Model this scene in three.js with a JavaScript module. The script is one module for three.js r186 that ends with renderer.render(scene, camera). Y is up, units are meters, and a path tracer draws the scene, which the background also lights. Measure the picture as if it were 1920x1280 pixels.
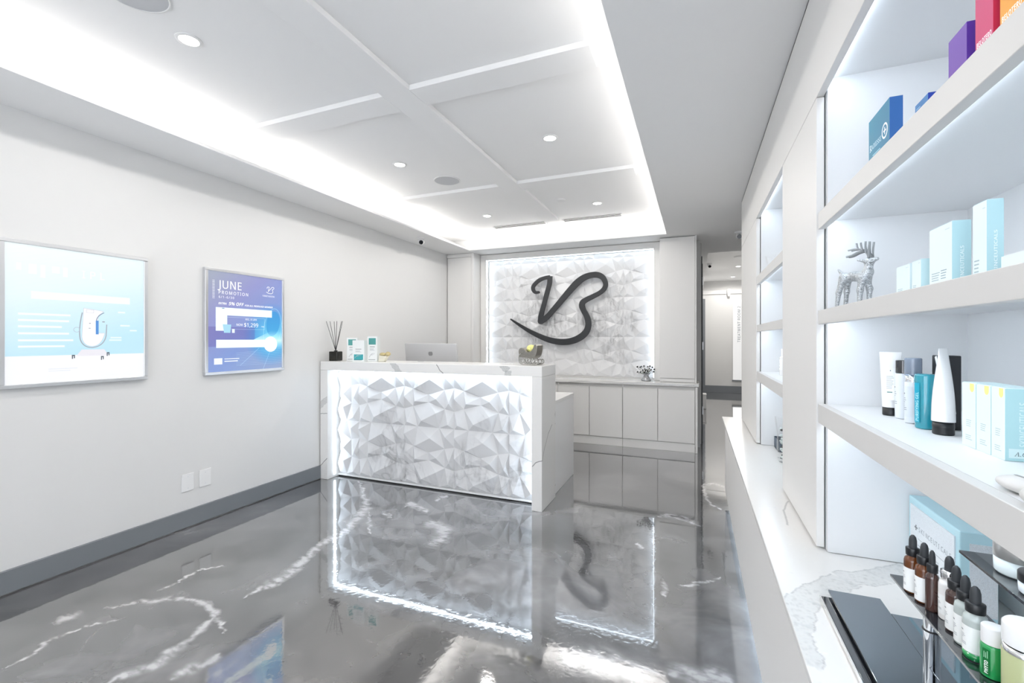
import * as THREE from 'three';
import { RoundedBoxGeometry } from 'three/addons/geometries/RoundedBoxGeometry.js';
import { mergeGeometries, mergeVertices, toCreasedNormals } from 'three/addons/utils/BufferGeometryUtils.js';
import { MarchingCubes } from 'three/addons/objects/MarchingCubes.js';
import { RectAreaLightUniformsLib } from 'three/addons/lights/RectAreaLightUniformsLib.js';

// ------------------------------------------------------------------ camera, sky, exposure
const scene = new THREE.Scene();
const FOCAL = 845;                                        // pixels in a 1920 x 1280 frame
const camera = new THREE.PerspectiveCamera(2 * Math.atan(640 / FOCAL) * 180 / Math.PI, 1.5, 0.05, 60);
camera.position.set(0, 1.28, 0);
camera.rotation.y = Math.atan2(345, FOCAL);
camera.setViewOffset(1920, 1280, 0, 4, 1920, 1280);
scene.add(camera);
scene.background = new THREE.Color(4.4, 4.6, 4.9);     // overcast sky outside the shop front
const renderer = new THREE.WebGLRenderer();
renderer.toneMapping = THREE.LinearToneMapping;
renderer.toneMappingExposure = 1.05;
renderer.shadowMap.enabled = true;
RectAreaLightUniformsLib.init();
const COVE = 30, SPOT = 2.4, SHELF = 10.5, NICHE = 12, HALL = 3.6;   // lamp strengths
const WARM = new THREE.Color(1.0, 0.965, 0.92), COOL = new THREE.Color(0.74, 0.87, 1.0);

// ------------------------------------------------------------------ helpers
let seed = 7;
const rnd = () => { seed = (seed * 1664525 + 1013904223) >>> 0; return seed / 4294967296; };
const taken = {};
function numbered(n) { taken[n] = (taken[n] ?? -1) + 1; return taken[n] ? n + '_' + String(taken[n]).padStart(3, '0') : n; }
function thing(name, label, category, [x, y, z] = [0, 0, 0], group) {
  const o = new THREE.Group(); o.name = numbered(name); o.position.set(x, y, z); scene.add(o);
  o.userData = { label, category }; if (group) o.userData.group = group;
  return o;
}
function structure(name, [x, y, z] = [0, 0, 0]) {
  const o = new THREE.Group(); o.name = name; o.position.set(x, y, z); scene.add(o); o.userData = { kind: 'structure' }; return o;
}
const originOf = (p) => { const v = new THREE.Vector3(); for (let o = p; o && o !== scene; o = o.parent) v.add(o.position); return v; };
function mesh(parent, name, geo, mat, label) {
  const m = new THREE.Mesh(geo, mat); m.name = name; m.castShadow = m.receiveShadow = true; parent.add(m);
  if (label) m.userData.label = label;
  return m;
}
function metreUV(g, off = new THREE.Vector3()) {          // uv in metres of the world, by the way each face points
  const p = g.attributes.position, n = g.attributes.normal, uv = new Float32Array(p.count * 2);
  for (let i = 0; i < p.count; i++) {
    const x = p.getX(i) + off.x, y = p.getY(i) + off.y, z = p.getZ(i) + off.z, a = Math.abs(n.getX(i)), b = Math.abs(n.getY(i)), c = Math.abs(n.getZ(i));
    if (b >= a && b >= c) { uv[2 * i] = x; uv[2 * i + 1] = -z; } else if (a >= c) { uv[2 * i] = -z; uv[2 * i + 1] = y; } else { uv[2 * i] = x; uv[2 * i + 1] = y; }
  }
  g.setAttribute('uv', new THREE.BufferAttribute(uv, 2));
  return g;
}
function boxGeo(X, Y, Z, r = 0) {
  const w = X[1] - X[0], h = Y[1] - Y[0], d = Z[1] - Z[0];
  const g = r > 0 ? new RoundedBoxGeometry(w, h, d, 1, Math.min(r, w / 2.1, h / 2.1, d / 2.1)) : new THREE.BoxGeometry(w, h, d);
  g.translate((X[0] + X[1]) / 2, (Y[0] + Y[1]) / 2, (Z[0] + Z[1]) / 2);
  return g;
}
const srt = ([a, b]) => a < b ? [a, b] : [b, a];
function bx(parent, name, mat, X, Y, Z, r = 0, label) {   // a box given in world metres
  const o = originOf(parent), g = metreUV(boxGeo(srt(X), srt(Y), srt(Z), r)).translate(-o.x, -o.y, -o.z);
  return mesh(parent, name, g, mat, label);
}
const UPW = [Math.PI / 2, 0], DOWN = [-Math.PI / 2, 0], TO_FRONT = [0, Math.PI], TO_BACK = [0, 0], TO_LEFT = [0, Math.PI / 2], TO_RIGHT = [0, -Math.PI / 2];
function area(parent, name, [x, y, z], [rx, ry], w, h, color, I) {
  const l = new THREE.RectAreaLight(color, I, w, h), o = originOf(parent); l.name = name;
  l.position.set(x - o.x, y - o.y, z - o.z); l.rotation.set(rx, ry, 0); parent.add(l); return l;
}
const std = (r, g, b, roughness = 0.6, extra = {}) => { const { metalness, ...e } = extra; const m = new THREE.MeshPhysicalMaterial({ roughness, metalness: metalness ?? 0, ...e }); m.color.setRGB(r, g, b); return m; };
const glow = (c, k) => { const m = new THREE.MeshStandardMaterial({ color: 0xffffff, roughness: 0.5, emissiveIntensity: k }); m.emissive.copy(c); return m; };
function canvasTex(w, h, draw, repeat) {
  const c = document.createElement('canvas'); c.width = w; c.height = h; const g = c.getContext('2d'); draw(g, w, h);
  const t = new THREE.CanvasTexture(c); t.colorSpace = THREE.SRGBColorSpace; t.magFilter = THREE.LinearFilter;
  if (repeat) { t.wrapS = t.wrapT = THREE.RepeatWrapping; }
  return t;
}
// value noise
const H2 = (x, y) => { let h = (x * 374761393 + y * 668265263) | 0; h = Math.imul(h ^ (h >>> 13), 1274126177); return ((h ^ (h >>> 16)) >>> 0) / 4294967296; };
function vn(x, y) { const i = Math.floor(x), j = Math.floor(y), f = x - i, g = y - j, u = f * f * (3 - 2 * f), v = g * g * (3 - 2 * g); return (H2(i, j) * (1 - u) + H2(i + 1, j) * u) * (1 - v) + (H2(i, j + 1) * (1 - u) + H2(i + 1, j + 1) * u) * v; }
function fbm(x, y, o = 5) { let s = 0, a = 0.5, t = 0; for (let k = 0; k < o; k++) { s += a * vn(x, y); t += a; a *= 0.5; x = x * 2.03 + 17.1; y = y * 2.03 + 9.7; } return s / t; }

// ------------------------------------------------------------------ materials
const M = {
  wall: std(0.75, 0.75, 0.745, 0.75), ceiling: std(0.88, 0.88, 0.88, 0.85), soffit: std(0.87, 0.87, 0.87, 0.8),
  lacquer: std(0.80, 0.79, 0.775, 0.42), lacquerIn: std(0.82, 0.83, 0.84, 0.45), edge: std(0.70, 0.69, 0.675, 0.45),
  base: std(0.20, 0.215, 0.235, 0.5), gap: std(0.02, 0.02, 0.02, 0.8), darkDoor: std(0.045, 0.05, 0.055, 0.45),
  black: std(0.012, 0.013, 0.015, 0.35), logo: std(0.018, 0.02, 0.023, 0.5), blackGloss: std(0.008, 0.009, 0.012, 0.04, { clearcoat: 1, clearcoatRoughness: 0.02 }),
  alu: std(0.72, 0.73, 0.75, 0.28, { metalness: 0.9 }), silver: std(0.8, 0.8, 0.8, 0.18, { metalness: 1 }), chrome: std(0.85, 0.86, 0.88, 0.06, { metalness: 1 }),
  white: std(0.82, 0.82, 0.82, 0.45), whiteGloss: std(0.84, 0.84, 0.84, 0.18), grille: std(0.55, 0.56, 0.58, 0.7),
  glass: new THREE.MeshPhysicalMaterial({ color: 0xffffff, roughness: 0.0, transmission: 1, thickness: 0, ior: 1.5 }),
  solidGlass: new THREE.MeshPhysicalMaterial({ color: 0xffffff, roughness: 0.02, transmission: 1, thickness: 0.01, ior: 1.5 }),
};

// floor: poured grey metallic epoxy, light veins where the photograph shows them
const VEINS = [
  [0.030, [[-2.08, -1.56], [-2.08, -1.62], [-2.07, -1.67], [-2.06, -1.72], [-2.06, -1.79], [-2.07, -1.87], [-2.10, -1.94], [-2.15, -2.09], [-2.19, -2.23], [-2.16, -2.28], [-2.22, -2.49], [-2.27, -2.63], [-2.32, -2.75], [-2.42, -2.86], [-2.66, -3.11], [-2.86, -3.28]]],
  [0.030, [[-2.69, -1.11], [-2.68, -1.16]]],
  [0.016, [[-2.62, -1.25], [-2.56, -1.30], [-2.52, -1.35], [-2.44, -1.38], [-2.42, -1.42], [-2.36, -1.45], [-2.28, -1.46], [-2.18, -1.45], [-2.08, -1.42], [-1.98, -1.39], [-1.90, -1.35]]],
  [0.022, [[-2.08, -1.42], [-2.04, -1.35], [-2.02, -1.31], [-2.00, -1.24], [-2.00, -1.19], [-1.96, -1.12], [-1.97, -1.09], [-2.02, -1.04], [-2.04, -0.98]]],
  [0.022, [[-1.80, -1.24], [-1.80, -1.19], [-1.83, -1.14], [-1.84, -1.10]]],
  [0.030, [[-2.07, -2.87], [-2.05, -2.96], [-1.94, -2.89], [-1.84, -2.86]]],
  [0.050, [[-1.73, -2.69], [-1.66, -2.69], [-1.57, -2.63], [-1.51, -2.50], [-1.54, -2.43]]],
  [0.025, [[-1.91, -3.07], [-1.91, -3.17], [-1.89, -3.22]]],
  [0.014, [[-2.14, -2.70], [-2.09, -2.72], [-2.02, -2.67]]],
  [0.035, [[-0.25, -3.41], [-0.19, -3.47], [-0.10, -3.45], [0.02, -3.36]]],
  [0.014, [[0.05, -4.41], [0.07, -4.01], [0.11, -3.81], [0.21, -3.69]]],
  [0.022, [[0.06, -4.31], [0.15, -4.40], [0.23, -4.30]]],
  [0.010, [[-0.10, -2.50], [-0.01, -2.55], [0.06, -2.60], [0.13, -2.67]]],
  [0.016, [[-0.35, -2.91], [-0.31, -2.87]]],
  [0.014, [[-0.17, -2.52], [-0.14, -2.35]]],
  [0.060, [[-0.51, -1.79], [-0.43, -1.79], [-0.34, -1.79], [-0.26, -1.80], [-0.15, -1.81]]],
  [0.035, [[-0.09, -1.82], [-0.05, -1.86], [0.02, -1.84], [0.08, -1.90], [0.12, -1.87]]],
  [0.010, [[-2.28, -2.73], [-2.09, -2.51], [-1.98, -2.39]]],
  [0.010, [[-2.50, -0.87], [-2.51, -0.97], [-2.55, -1.04], [-2.51, -1.15], [-2.42, -1.24]]],
  [0.010, [[-2.55, -1.43], [-2.54, -1.54], [-2.55, -1.67], [-2.46, -1.75]]],
];
const FX = [-3.4, 2.0], FZ = [-7.2, 0.6];                 // the stretch of floor that one texture covers
const floorMap = (() => {
  const W = 1400, H = 2020, d = new Uint8Array(W * H * 4), vein = new Float32Array(W * H), sx = W / (FX[1] - FX[0]), sz = H / (FZ[1] - FZ[0]);
  for (const [w, pts] of VEINS) {
    for (let k = 0; k + 1 < pts.length; k++) {
      const [ax, az] = pts[k], [bxx, bz] = pts[k + 1], n = Math.ceil(Math.hypot(bxx - ax, bz - az) / 0.006);
      for (let s = 0; s <= n; s++) {
        const f = s / n, t = (k + f) / (pts.length - 1), x = ax + (bxx - ax) * f + (fbm(s * 0.21 + k * 7, w * 99) - 0.5) * 0.05, z = az + (bz - az) * f + (fbm(s * 0.17 + k * 5 + 40, w * 77) - 0.5) * 0.05;
        const rad = 2.1 * w * (0.3 + 1.2 * fbm(t * 9 + w * 300, 3.3, 3)) * Math.min(1, 0.25 + 4 * t, 0.25 + 4 * (1 - t)), ci = (x - FX[0]) * sx, cj = (z - FZ[0]) * sz, ri = rad * sx + 1;
        for (let j = Math.max(0, Math.floor(cj - ri)); j <= Math.min(H - 1, cj + ri); j++) for (let i = Math.max(0, Math.floor(ci - ri)); i <= Math.min(W - 1, ci + ri); i++) {
          const q = 1 - Math.hypot((i - ci) / (rad * sx), (j - cj) / (rad * sz)); if (q > 0) vein[j * W + i] = Math.max(vein[j * W + i], q * q * (3 - 2 * q));
        }
      }
    }
  }
  for (let j = 0; j < H; j++) for (let i = 0; i < W; i++) {
    const x = FX[0] + i / sx, z = FZ[0] + j / sz, wx = fbm(x * 0.9 + 3, z * 0.9 + 8, 4), wz = fbm(x * 0.9 + 31, z * 0.9 + 2, 4);
    const c = fbm(x * 1.3 + wx * 3.2, z * 1.3 + wz * 3.2, 5), fine = fbm(x * 9 + wz * 7, z * 9 + wx * 7, 4), ridge = 1 - Math.abs(2 * fbm(x * 1.6 + wz * 4 + 50, z * 1.6 + wx * 4, 4) - 1);
    const wisp = fbm(x * 5 + z * 9 + wx * 9, z * 3 - x * 2 + wz * 9, 5);
    let v = 0.07 + 0.42 * Math.pow(c, 2.3) + 0.10 * (fine - 0.5) + 0.03 * Math.pow(ridge, 8) + 0.16 * Math.max(0, wisp - 0.52);
    v = Math.max(0.03, v);
    const grain = fbm(x * 22 + z * 14 + wx * 8, z * 46 - x * 10, 5), q = vein[j * W + i], k = Math.min(0.9, q * q * Math.max(0, grain * 2.4 - 0.55) + 0.22 * q * fbm(x * 12 + 7, z * 12, 3));
    v = v * (1 - k) + 0.72 * k;
    const o = (j * W + i) * 4, e = (q) => 255 * Math.pow(Math.min(1, Math.max(0, q)), 1 / 2.2), tint = fbm(x * 0.7 + 90, z * 0.7 + 12, 3) - 0.5;
    d[o] = e(v * (1 + 0.10 * tint)); d[o + 1] = e(v * 1.0); d[o + 2] = e(v * (1.03 - 0.10 * tint)); d[o + 3] = 255;
  }
  const t = new THREE.DataTexture(d, W, H); t.colorSpace = THREE.SRGBColorSpace; t.magFilter = THREE.LinearFilter; t.minFilter = THREE.LinearMipmapLinearFilter; t.generateMipmaps = true;
  t.wrapS = t.wrapT = THREE.MirroredRepeatWrapping; t.needsUpdate = true; return t;
})();
const peel = (() => {                                    // the poured coat is not quite flat
  const N = 512, d = new Uint8Array(N * N * 4);
  for (let j = 0; j < N; j++) for (let i = 0; i < N; i++) { const v = 255 * fbm(i / 9, j / 9, 3), o = (j * N + i) * 4; d[o] = d[o + 1] = d[o + 2] = v; d[o + 3] = 255; }
  const t = new THREE.DataTexture(d, N, N); t.magFilter = THREE.LinearFilter; t.wrapS = t.wrapT = THREE.MirroredRepeatWrapping; t.repeat.set(5, 7.2); t.needsUpdate = true; return t;
})();
M.floor = new THREE.MeshPhysicalMaterial({ map: floorMap, bumpMap: peel, bumpScale: 0.00022, roughness: 0.05, metalness: 0.2, clearcoat: 1, clearcoatRoughness: 0.02, ior: 2.33 });

// quartz: white with grey veins; pts in metres of the slab's own face, drawn on a canvas of W x H metres from (x0, y0)
function quartz(x0, y0, W, H, px, veins) {
  const t = canvasTex(Math.round(W * px), Math.round(H * px), (g, w, h) => {
    g.fillStyle = '#e9e8e6'; g.fillRect(0, 0, w, h);
    for (let k = 0; k < 2600; k++) { const v = 215 + rnd() * 30; g.fillStyle = `rgba(${v},${v},${v - 2},0.35)`; g.fillRect(rnd() * w, rnd() * h, 1 + rnd() * 3, 1 + rnd() * 3); }
    for (const [wid, tone, pts] of veins) {
      const P = pts.map(([a, b]) => [(a - x0) * px, h - (b - y0) * px]);
      for (let k = 0; k + 1 < P.length; k++) {
        const [ax, ay] = P[k], [b, c] = P[k + 1], L = Math.hypot(b - ax, c - ay), n = Math.max(2, L / 2), nx = -(c - ay) / L, ny = (b - ax) / L;
        for (let s = 0; s < n; s++) {
          const f = s / n, hw = wid * px / 2, j = (fbm(s * 0.12 + k * 3, wid * 50) - 0.5) * hw * 0.9;
          if (wid > 0.012) {
            g.strokeStyle = `rgba(${tone + 12},${tone + 13},${tone + 14},0.3)`; g.lineWidth = 3; g.beginPath(); g.moveTo(ax + (b - ax) * f + nx * (j - hw), ay + (c - ay) * f + ny * (j - hw)); g.lineTo(ax + (b - ax) * f + nx * (j + hw), ay + (c - ay) * f + ny * (j + hw)); g.stroke();
            for (let q = 0; q < 5; q++) { const o = (rnd() * 2 - 1) * hw + j, v = tone + (rnd() - 0.4) * 50; g.fillStyle = `rgba(${v},${v},${v},${0.12 + 0.2 * rnd()})`; g.fillRect(ax + (b - ax) * f + nx * o, ay + (c - ay) * f + ny * o, 1 + rnd() * 3, 1 + rnd() * 3); }
            for (const sgn of [-1, 1]) { g.fillStyle = `rgba(${tone - 45},${tone - 45},${tone - 42},${0.35 * rnd() + 0.2})`; const o = sgn * hw + j; g.fillRect(ax + (b - ax) * f + nx * o, ay + (c - ay) * f + ny * o, 1.6, 1.6); }
          } else { g.fillStyle = `rgba(${tone},${tone},${tone},0.75)`; const o = j * 3; g.fillRect(ax + (b - ax) * f + nx * o, ay + (c - ay) * f + ny * o, Math.max(1, hw * 2), Math.max(1, hw * 2)); }
        }
      }
    }
  }, true);
  t.repeat.set(1 / W, 1 / H); t.offset.set(-x0 / W, -y0 / H);
  return new THREE.MeshPhysicalMaterial({ map: t, roughness: 0.22 });
}
M.quartzFront = quartz(-3.3, 0, 2.5, 1.25, 800, [
  [0.05, 150, [[-2.40, 1.09], [-2.33, 1.0], [-2.26, 0.9]]], [0.006, 140, [[-1.97, 1.09], [-1.93, 1.03], [-1.88, 0.99]]], [0.05, 150, [[-1.38, 1.09], [-1.33, 1.04], [-1.33, 0.98]]],
  [0.05, 165, [[-3.22, 0.66], [-3.15, 0.71], [-3.08, 0.76]]], [0.006, 165, [[-3.22, 0.60], [-3.08, 0.61]]], [0.006, 150, [[-3.22, 0.10], [-3.12, 0.20]]], [0.006, 150, [[-1.14, 0.33], [-1.10, 0.37], [-1.05, 0.385], [-1.0, 0.46], [-0.9, 0.56], [-0.78, 0.62]]],
]);
M.quartzTop = quartz(0.0, -0.6, 1.0, 5.0, 400, [
  [0.075, 190, [[0.70, 1.72], [0.58, 1.675], [0.48, 1.58], [0.38, 1.53], [0.31, 1.44], [0.26, 1.37], [0.21, 1.25], [0.20, 1.1]]],
  [0.006, 185, [[0.352, 2.18], [0.335, 2.12], [0.318, 2.06], [0.312, 1.98], [0.306, 1.9]]],
]);
M.quartzBack = quartz(-3.3, 0, 3.4, 1.2, 400, [[0.006, 170, [[-1.6, 0.74], [-1.3, 0.77], [-1.0, 0.75], [-0.6, 0.78], [-0.2, 0.75], [0.03, 0.78]]], [0.02, 200, [[-1.0, 0.75], [-0.5, 0.77], [0.02, 0.755]]]]);

// ------------------------------------------------------------------ the room
const YS = 2.455, YC = 2.68, XL = -3.208, ZF = 2.4;       // soffit, ceiling, left wall, shop front
const floorG = structure('floor');
{
  const g = new THREE.BoxGeometry(5.4, 0.1, 14.9).translate(-0.7, -0.05, -4.75);
  const p = g.attributes.position, uv = g.attributes.uv;
  for (let i = 0; i < p.count; i++) uv.setXY(i, (p.getX(i) - FX[0]) / (FX[1] - FX[0]), (p.getZ(i) - FZ[0]) / (FZ[1] - FZ[0]));
  mesh(floorG, 'epoxy_surface', g, M.floor);
}
const wl = structure('wall_left'); bx(wl, 'wall_surface', M.wall, [XL - 0.15, XL], [0, YC + 0.1], [-6.0, ZF + 0.15]);
const wb = structure('wall_back'); bx(wb, 'wall_surface', M.wall, [XL - 0.1, 0.045], [0, YC], [-5.98, -5.79]);
const wr = structure('wall_right'); bx(wr, 'wall_surface', M.wall, [0.76, 0.9], [0, YC], [-4.31, ZF + 0.15]);
bx(wr, 'wall_return', M.wall, [0.76, 1.75], [0, YC], [-4.45, -4.31]);
bx(wr, 'hall_wall', M.wall, [1.62, 1.75], [0, YC], [-12.2, -4.31]);
const wh = structure('wall_hall'); bx(wh, 'wall_surface', M.wall, [-0.1, 0.06], [0, YC], [-12.2, -5.98]);
const wf = structure('wall_far');
bx(wf, 'wall_surface', M.wall, [-0.1, 1.75], [0, YC], [-12.1, -11.9]);
bx(wf, 'cornice', M.white, [0.06, 1.62], [2.36, 2.46], [-11.9, -11.86], 0.01);
const bl = structure('baseboard_left'); bx(bl, 'board', M.base, [XL, XL + 0.016], [0.006, 0.123], [-3.205, ZF], 0.004);
const bf = structure('baseboard_far'); bx(bf, 'board', M.base, [0.2, 1.62], [0, 0.17], [-11.9, -11.885], 0.003);
const tr1 = structure('trim_1'); bx(tr1, 'door_casing', M.base, [0.11, 0.205], [0, 2.26], [-11.9, -11.88], 0.003); bx(tr1, 'door_casing', M.base, [0.06, 0.11], [2.19, 2.26], [-11.9, -11.88]);
const d1 = structure('door_1');                            // dark door in the left wall of the corridor
bx(d1, 'door_frame', M.darkDoor, [0.06, 0.072], [0, 2.3], [-6.95, -6.0], 0.003);
bx(d1, 'door_leaf', M.base, [0.072, 0.078], [0.01, 2.22], [-6.88, -6.08], 0.002);
for (const y of [0.35, 1.15, 1.95]) bx(d1, 'hinge', M.alu, [0.072, 0.084], [y, y + 0.1], [-6.075, -6.05], 0.003);
// shop front behind the camera: low wall, mullions, glass
const wfr = structure('wall_front');
bx(wfr, 'sill_wall', M.wall, [XL, 0.76], [0, 0.25], [ZF, ZF + 0.15]); bx(wfr, 'header', M.wall, [XL, 0.76], [2.3, YC], [ZF, ZF + 0.15]);
bx(wfr, 'pier', M.wall, [XL, -2.9], [0.25, 2.3], [ZF, ZF + 0.15]); bx(wfr, 'pier', M.wall, [0.3, 0.76], [0.25, 2.3], [ZF, ZF + 0.15]);
const w1 = structure('window_1');
for (const x of [-2.9, -1.85, -0.8, 0.26]) bx(w1, 'mullion', M.alu, [x, x + 0.045], [0.25, 2.3], [ZF + 0.05, ZF + 0.1]);
for (const x of [-2.855, -1.805, -0.755]) bx(w1, 'pane', M.glass, [x, x + 1.01], [0.25, 2.3], [ZF + 0.073, ZF + 0.077]);

// ceiling: slab, dropped soffits that hide the strip lights, flat strapping
const ce = structure('ceiling');
bx(ce, 'ceiling_panel', M.ceiling, [XL - 0.1, 1.75], [YC, YC + 0.1], [-12.2, ZF + 0.15]);
const TX = [-2.78, -0.305], TZ = [-5.31, 1.3];
bx(ce, 'soffit_side', M.soffit, [XL, TX[0]], [YS, YS + 0.02], [TZ[0], ZF]);
bx(ce, 'soffit_side', M.soffit, [TX[1], 1.62], [YS, YS + 0.02], [TZ[0], ZF]);
bx(ce, 'soffit_back', M.soffit, [XL, 1.62], [YS, YS + 0.02], [-6.69, TZ[0]]);
bx(ce, 'soffit_front', M.soffit, [TX[0], TX[1]], [YS, YS + 0.02], [TZ[1], ZF]);
bx(ce, 'cove_wall', M.ceiling, [0.05, 0.07], [YS + 0.02, YC], [TZ[0], ZF]);
bx(ce, 'cove_wall', M.ceiling, [XL, 0.07], [YS + 0.02, YC], [-5.69, -5.67]);
bx(ce, 'soffit_end', M.soffit, [0.06, 1.62], [YS + 0.02, YC], [-6.69, -6.65]);
bx(ce, 'bulkhead', M.soffit, [0.06, 0.152], [YS, YC], [-11.9, -6.69]);
const BX = [-2.70, -0.46];
bx(ce, 'beam', M.ceiling, [-1.64, -1.46], [YC - 0.03, YC], [-5.02, TZ[1]], 0.003);
for (const z of [-2.08, -3.70, -0.46]) { bx(ce, 'beam', M.ceiling, [BX[0], -1.64], [YC - 0.03, YC], [z - 0.18, z], 0.003); bx(ce, 'beam', M.ceiling, [-1.46, BX[1]], [YC - 0.03, YC], [z - 0.18, z], 0.003); }
// strip lights lying in the coves
const stripGlow = glow(WARM, 8);
function coveStrip(X, Z, label) {
  const t = thing('cove_strip_light', label, 'strip light', [(X[0] + X[1]) / 2, YS + 0.02, (Z[0] + Z[1]) / 2], 'cove strip lights');
  bx(t, 'channel', M.alu, X, [YS + 0.02, YS + 0.027], Z); const s = (a) => [a[0] + 0.004, a[1] - 0.004];
  bx(t, 'diffuser', stripGlow, s(X), [YS + 0.027, YS + 0.033], s(Z));
  area(t, 'strip_lamp', [(X[0] + X[1]) / 2, YS + 0.035, (Z[0] + Z[1]) / 2], UPW, X[1] - X[0] - 0.008, Z[1] - Z[0] - 0.008, WARM, COVE);
}
coveStrip([-2.95, -2.92], [-5.25, 1.4], 'strip light hidden in the cove above the left wall');
coveStrip([-0.17, -0.14], [-5.25, 1.4], 'strip light hidden in the cove on the shelving side');
coveStrip([-2.85, -0.25], [-5.47, -5.44], 'strip light hidden in the cove above the logo wall');
coveStrip([-2.7, -0.4], [1.42, 1.45], 'strip light hidden in the cove by the shop front');

// ceiling fittings
const discGlow = glow(new THREE.Color(1, 0.97, 0.9), 14);
function downlight(x, z, y, label, I = SPOT, group = 'recessed ceiling downlights') {
  const t = thing('downlight', label, 'downlight', [x, y, z], group);
  mesh(t, 'trim_ring', new THREE.LatheGeometry([[0.040, -0.003], [0.042, -0.006], [0.055, -0.004], [0.056, 0]].map((p) => new THREE.Vector2(...p)), 32), M.white);
  mesh(t, 'lens', new THREE.CylinderGeometry(0.041, 0.041, 0.003, 32).translate(0, -0.0025, 0), discGlow);
  const l = new THREE.SpotLight(WARM, I, 0, 1.5, 0.25); l.name = 'downlight_lamp'; l.position.set(0, -0.012, 0); l.target.position.set(0, -1, 0); l.castShadow = true; l.shadow.radius = 2; t.add(l, l.target);
}
downlight(-2.195, -3.0, YC, 'round downlight beside the round ceiling speaker');
downlight(-0.94, -3.0, YC, 'largest round downlight, in the ceiling panel nearest the shelving');
downlight(-2.19, -4.62, YC, 'round downlight left of the slot vent joint near the logo wall');
downlight(-0.94, -4.62, YC, 'round downlight right of the smoke detector near the logo wall');
downlight(-2.195, -1.38, YC, 'round downlight beside the speaker at the top left corner');
downlight(-0.94, -1.38, YC, 'round downlight above the camera, out of view at the right');
for (const [x, z, r, label] of [[-2.03, -3.46, 0.115, 'round grey ceiling speaker between downlights'], [-2.09, -1.10, 0.12, 'round grey ceiling speaker at the top left corner of the photo']]) {
  const t = thing('ceiling_speaker', label, 'speaker', [x, YC, z], 'ceiling speakers');
  mesh(t, 'grille', new THREE.CylinderGeometry(r - 0.006, r - 0.006, 0.004, 48).translate(0, -0.003, 0), M.grille);
  mesh(t, 'rim', new THREE.LatheGeometry([[r - 0.007, -0.001], [r - 0.006, -0.007], [r, -0.006], [r + 0.001, 0]].map((p) => new THREE.Vector2(...p)), 48), M.white);
}
{
  const t = thing('smoke_detector', 'small white round detector in the ceiling panel before the vent', 'smoke detector', [-1.25, YC, -4.37]);
  mesh(t, 'body', new THREE.LatheGeometry([[0, -0.014], [0.035, -0.014], [0.044, -0.010], [0.05, 0]].map((p) => new THREE.Vector2(...p)), 32), M.white);
}
for (const [X, label] of [[[-2.33, -1.66], 'long white slot vent on the ceiling, left of the beam'], [[-1.44, -0.77], 'long white slot vent on the ceiling, right of the beam']]) {
  const t = thing('slot_vent', label, 'vent', [(X[0] + X[1]) / 2, YC, -5.15], 'linear slot vents');
  bx(t, 'backing', M.gap, X, [YC - 0.003, YC], [-5.195, -5.096]);
  for (const z of [-5.197, -5.152, -5.107]) bx(t, 'blade', M.white, X, [YC - 0.006, YC - 0.003], [z, z + 0.013], 0.001);
  for (const x of X) bx(t, 'end_cap', M.white, [x - 0.006, x + 0.006], [YC - 0.012, YC], [-5.195, -5.093]);
}
function dome(x, y, z, turn, label) {
  const t = thing('security_camera', label, 'security camera', [x, y, z], 'security cameras'); t.rotation.y = turn;
  mesh(t, 'mount', new THREE.LatheGeometry([[0, -0.02], [0.035, -0.02], [0.045, -0.014], [0.047, 0]].map((p) => new THREE.Vector2(...p)), 32), M.white);
  const s = mesh(t, 'housing', new THREE.SphereGeometry(0.036, 28, 18), M.white); s.position.set(0, -0.045, 0);
  const e = mesh(t, 'lens', new THREE.CylinderGeometry(0.024, 0.024, 0.012, 28).rotateX(Math.PI / 2), M.blackGloss); e.position.set(0, -0.055, 0.029); e.rotation.x = 0.35;
}
dome(-2.95, YS, -4.44, 0.55, 'white dome security camera under the soffit by the left wall');
dome(0.44, YS, -5.5, -0.1, 'white security camera under the soffit beside the end shelf pillar');
dome(0.235, YC, -9.1, 0.0, 'small security camera on the corridor ceiling');

// corridor
{
  const t = thing('glass_sign_panel', 'tall backlit frosted glass panel lettered TREATMENT ROOM 2', 'sign', [1.0, 0.32, -11.89]);
  const tex = canvasTex(256, 1024, (g, w, h) => { g.fillStyle = '#ffffff'; g.fillRect(0, 0, w, h); g.fillStyle = '#70767d'; g.font = '56px sans-serif'; g.translate(66, h * 0.535); g.rotate(-Math.PI / 2); const word = 'TREATMENT ROOM 2', k = 455 / (g.measureText(word).width + 45); g.scale(k, k); let x = 0; for (const c of word) { g.fillText(c, x, 20); x += g.measureText(c).width + 3; } });
  const m = new THREE.MeshStandardMaterial({ map: tex, emissiveMap: tex, emissiveIntensity: 0.55, roughness: 0.4 }); m.emissive.setRGB(1, 1, 1); m.color.setRGB(0.4, 0.4, 0.4);
  mesh(t, 'lit_panel', new THREE.PlaneGeometry(0.5, 1.92).translate(0.06, 0.96, 0.012), m);
  bx(t, 'backing', M.white, [0.81, 1.31], [0.32, 2.24], [-11.89, -11.88]);
  bx(t, 'bottom_rail', M.base, [0.79, 1.33], [0.29, 0.32], [-11.89, -11.865], 0.003);
  area(t, 'panel_lamp', [1.06, 1.28, -11.86], TO_FRONT, 0.5, 1.9, new THREE.Color(1, 1, 1), 0.7);
}
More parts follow.
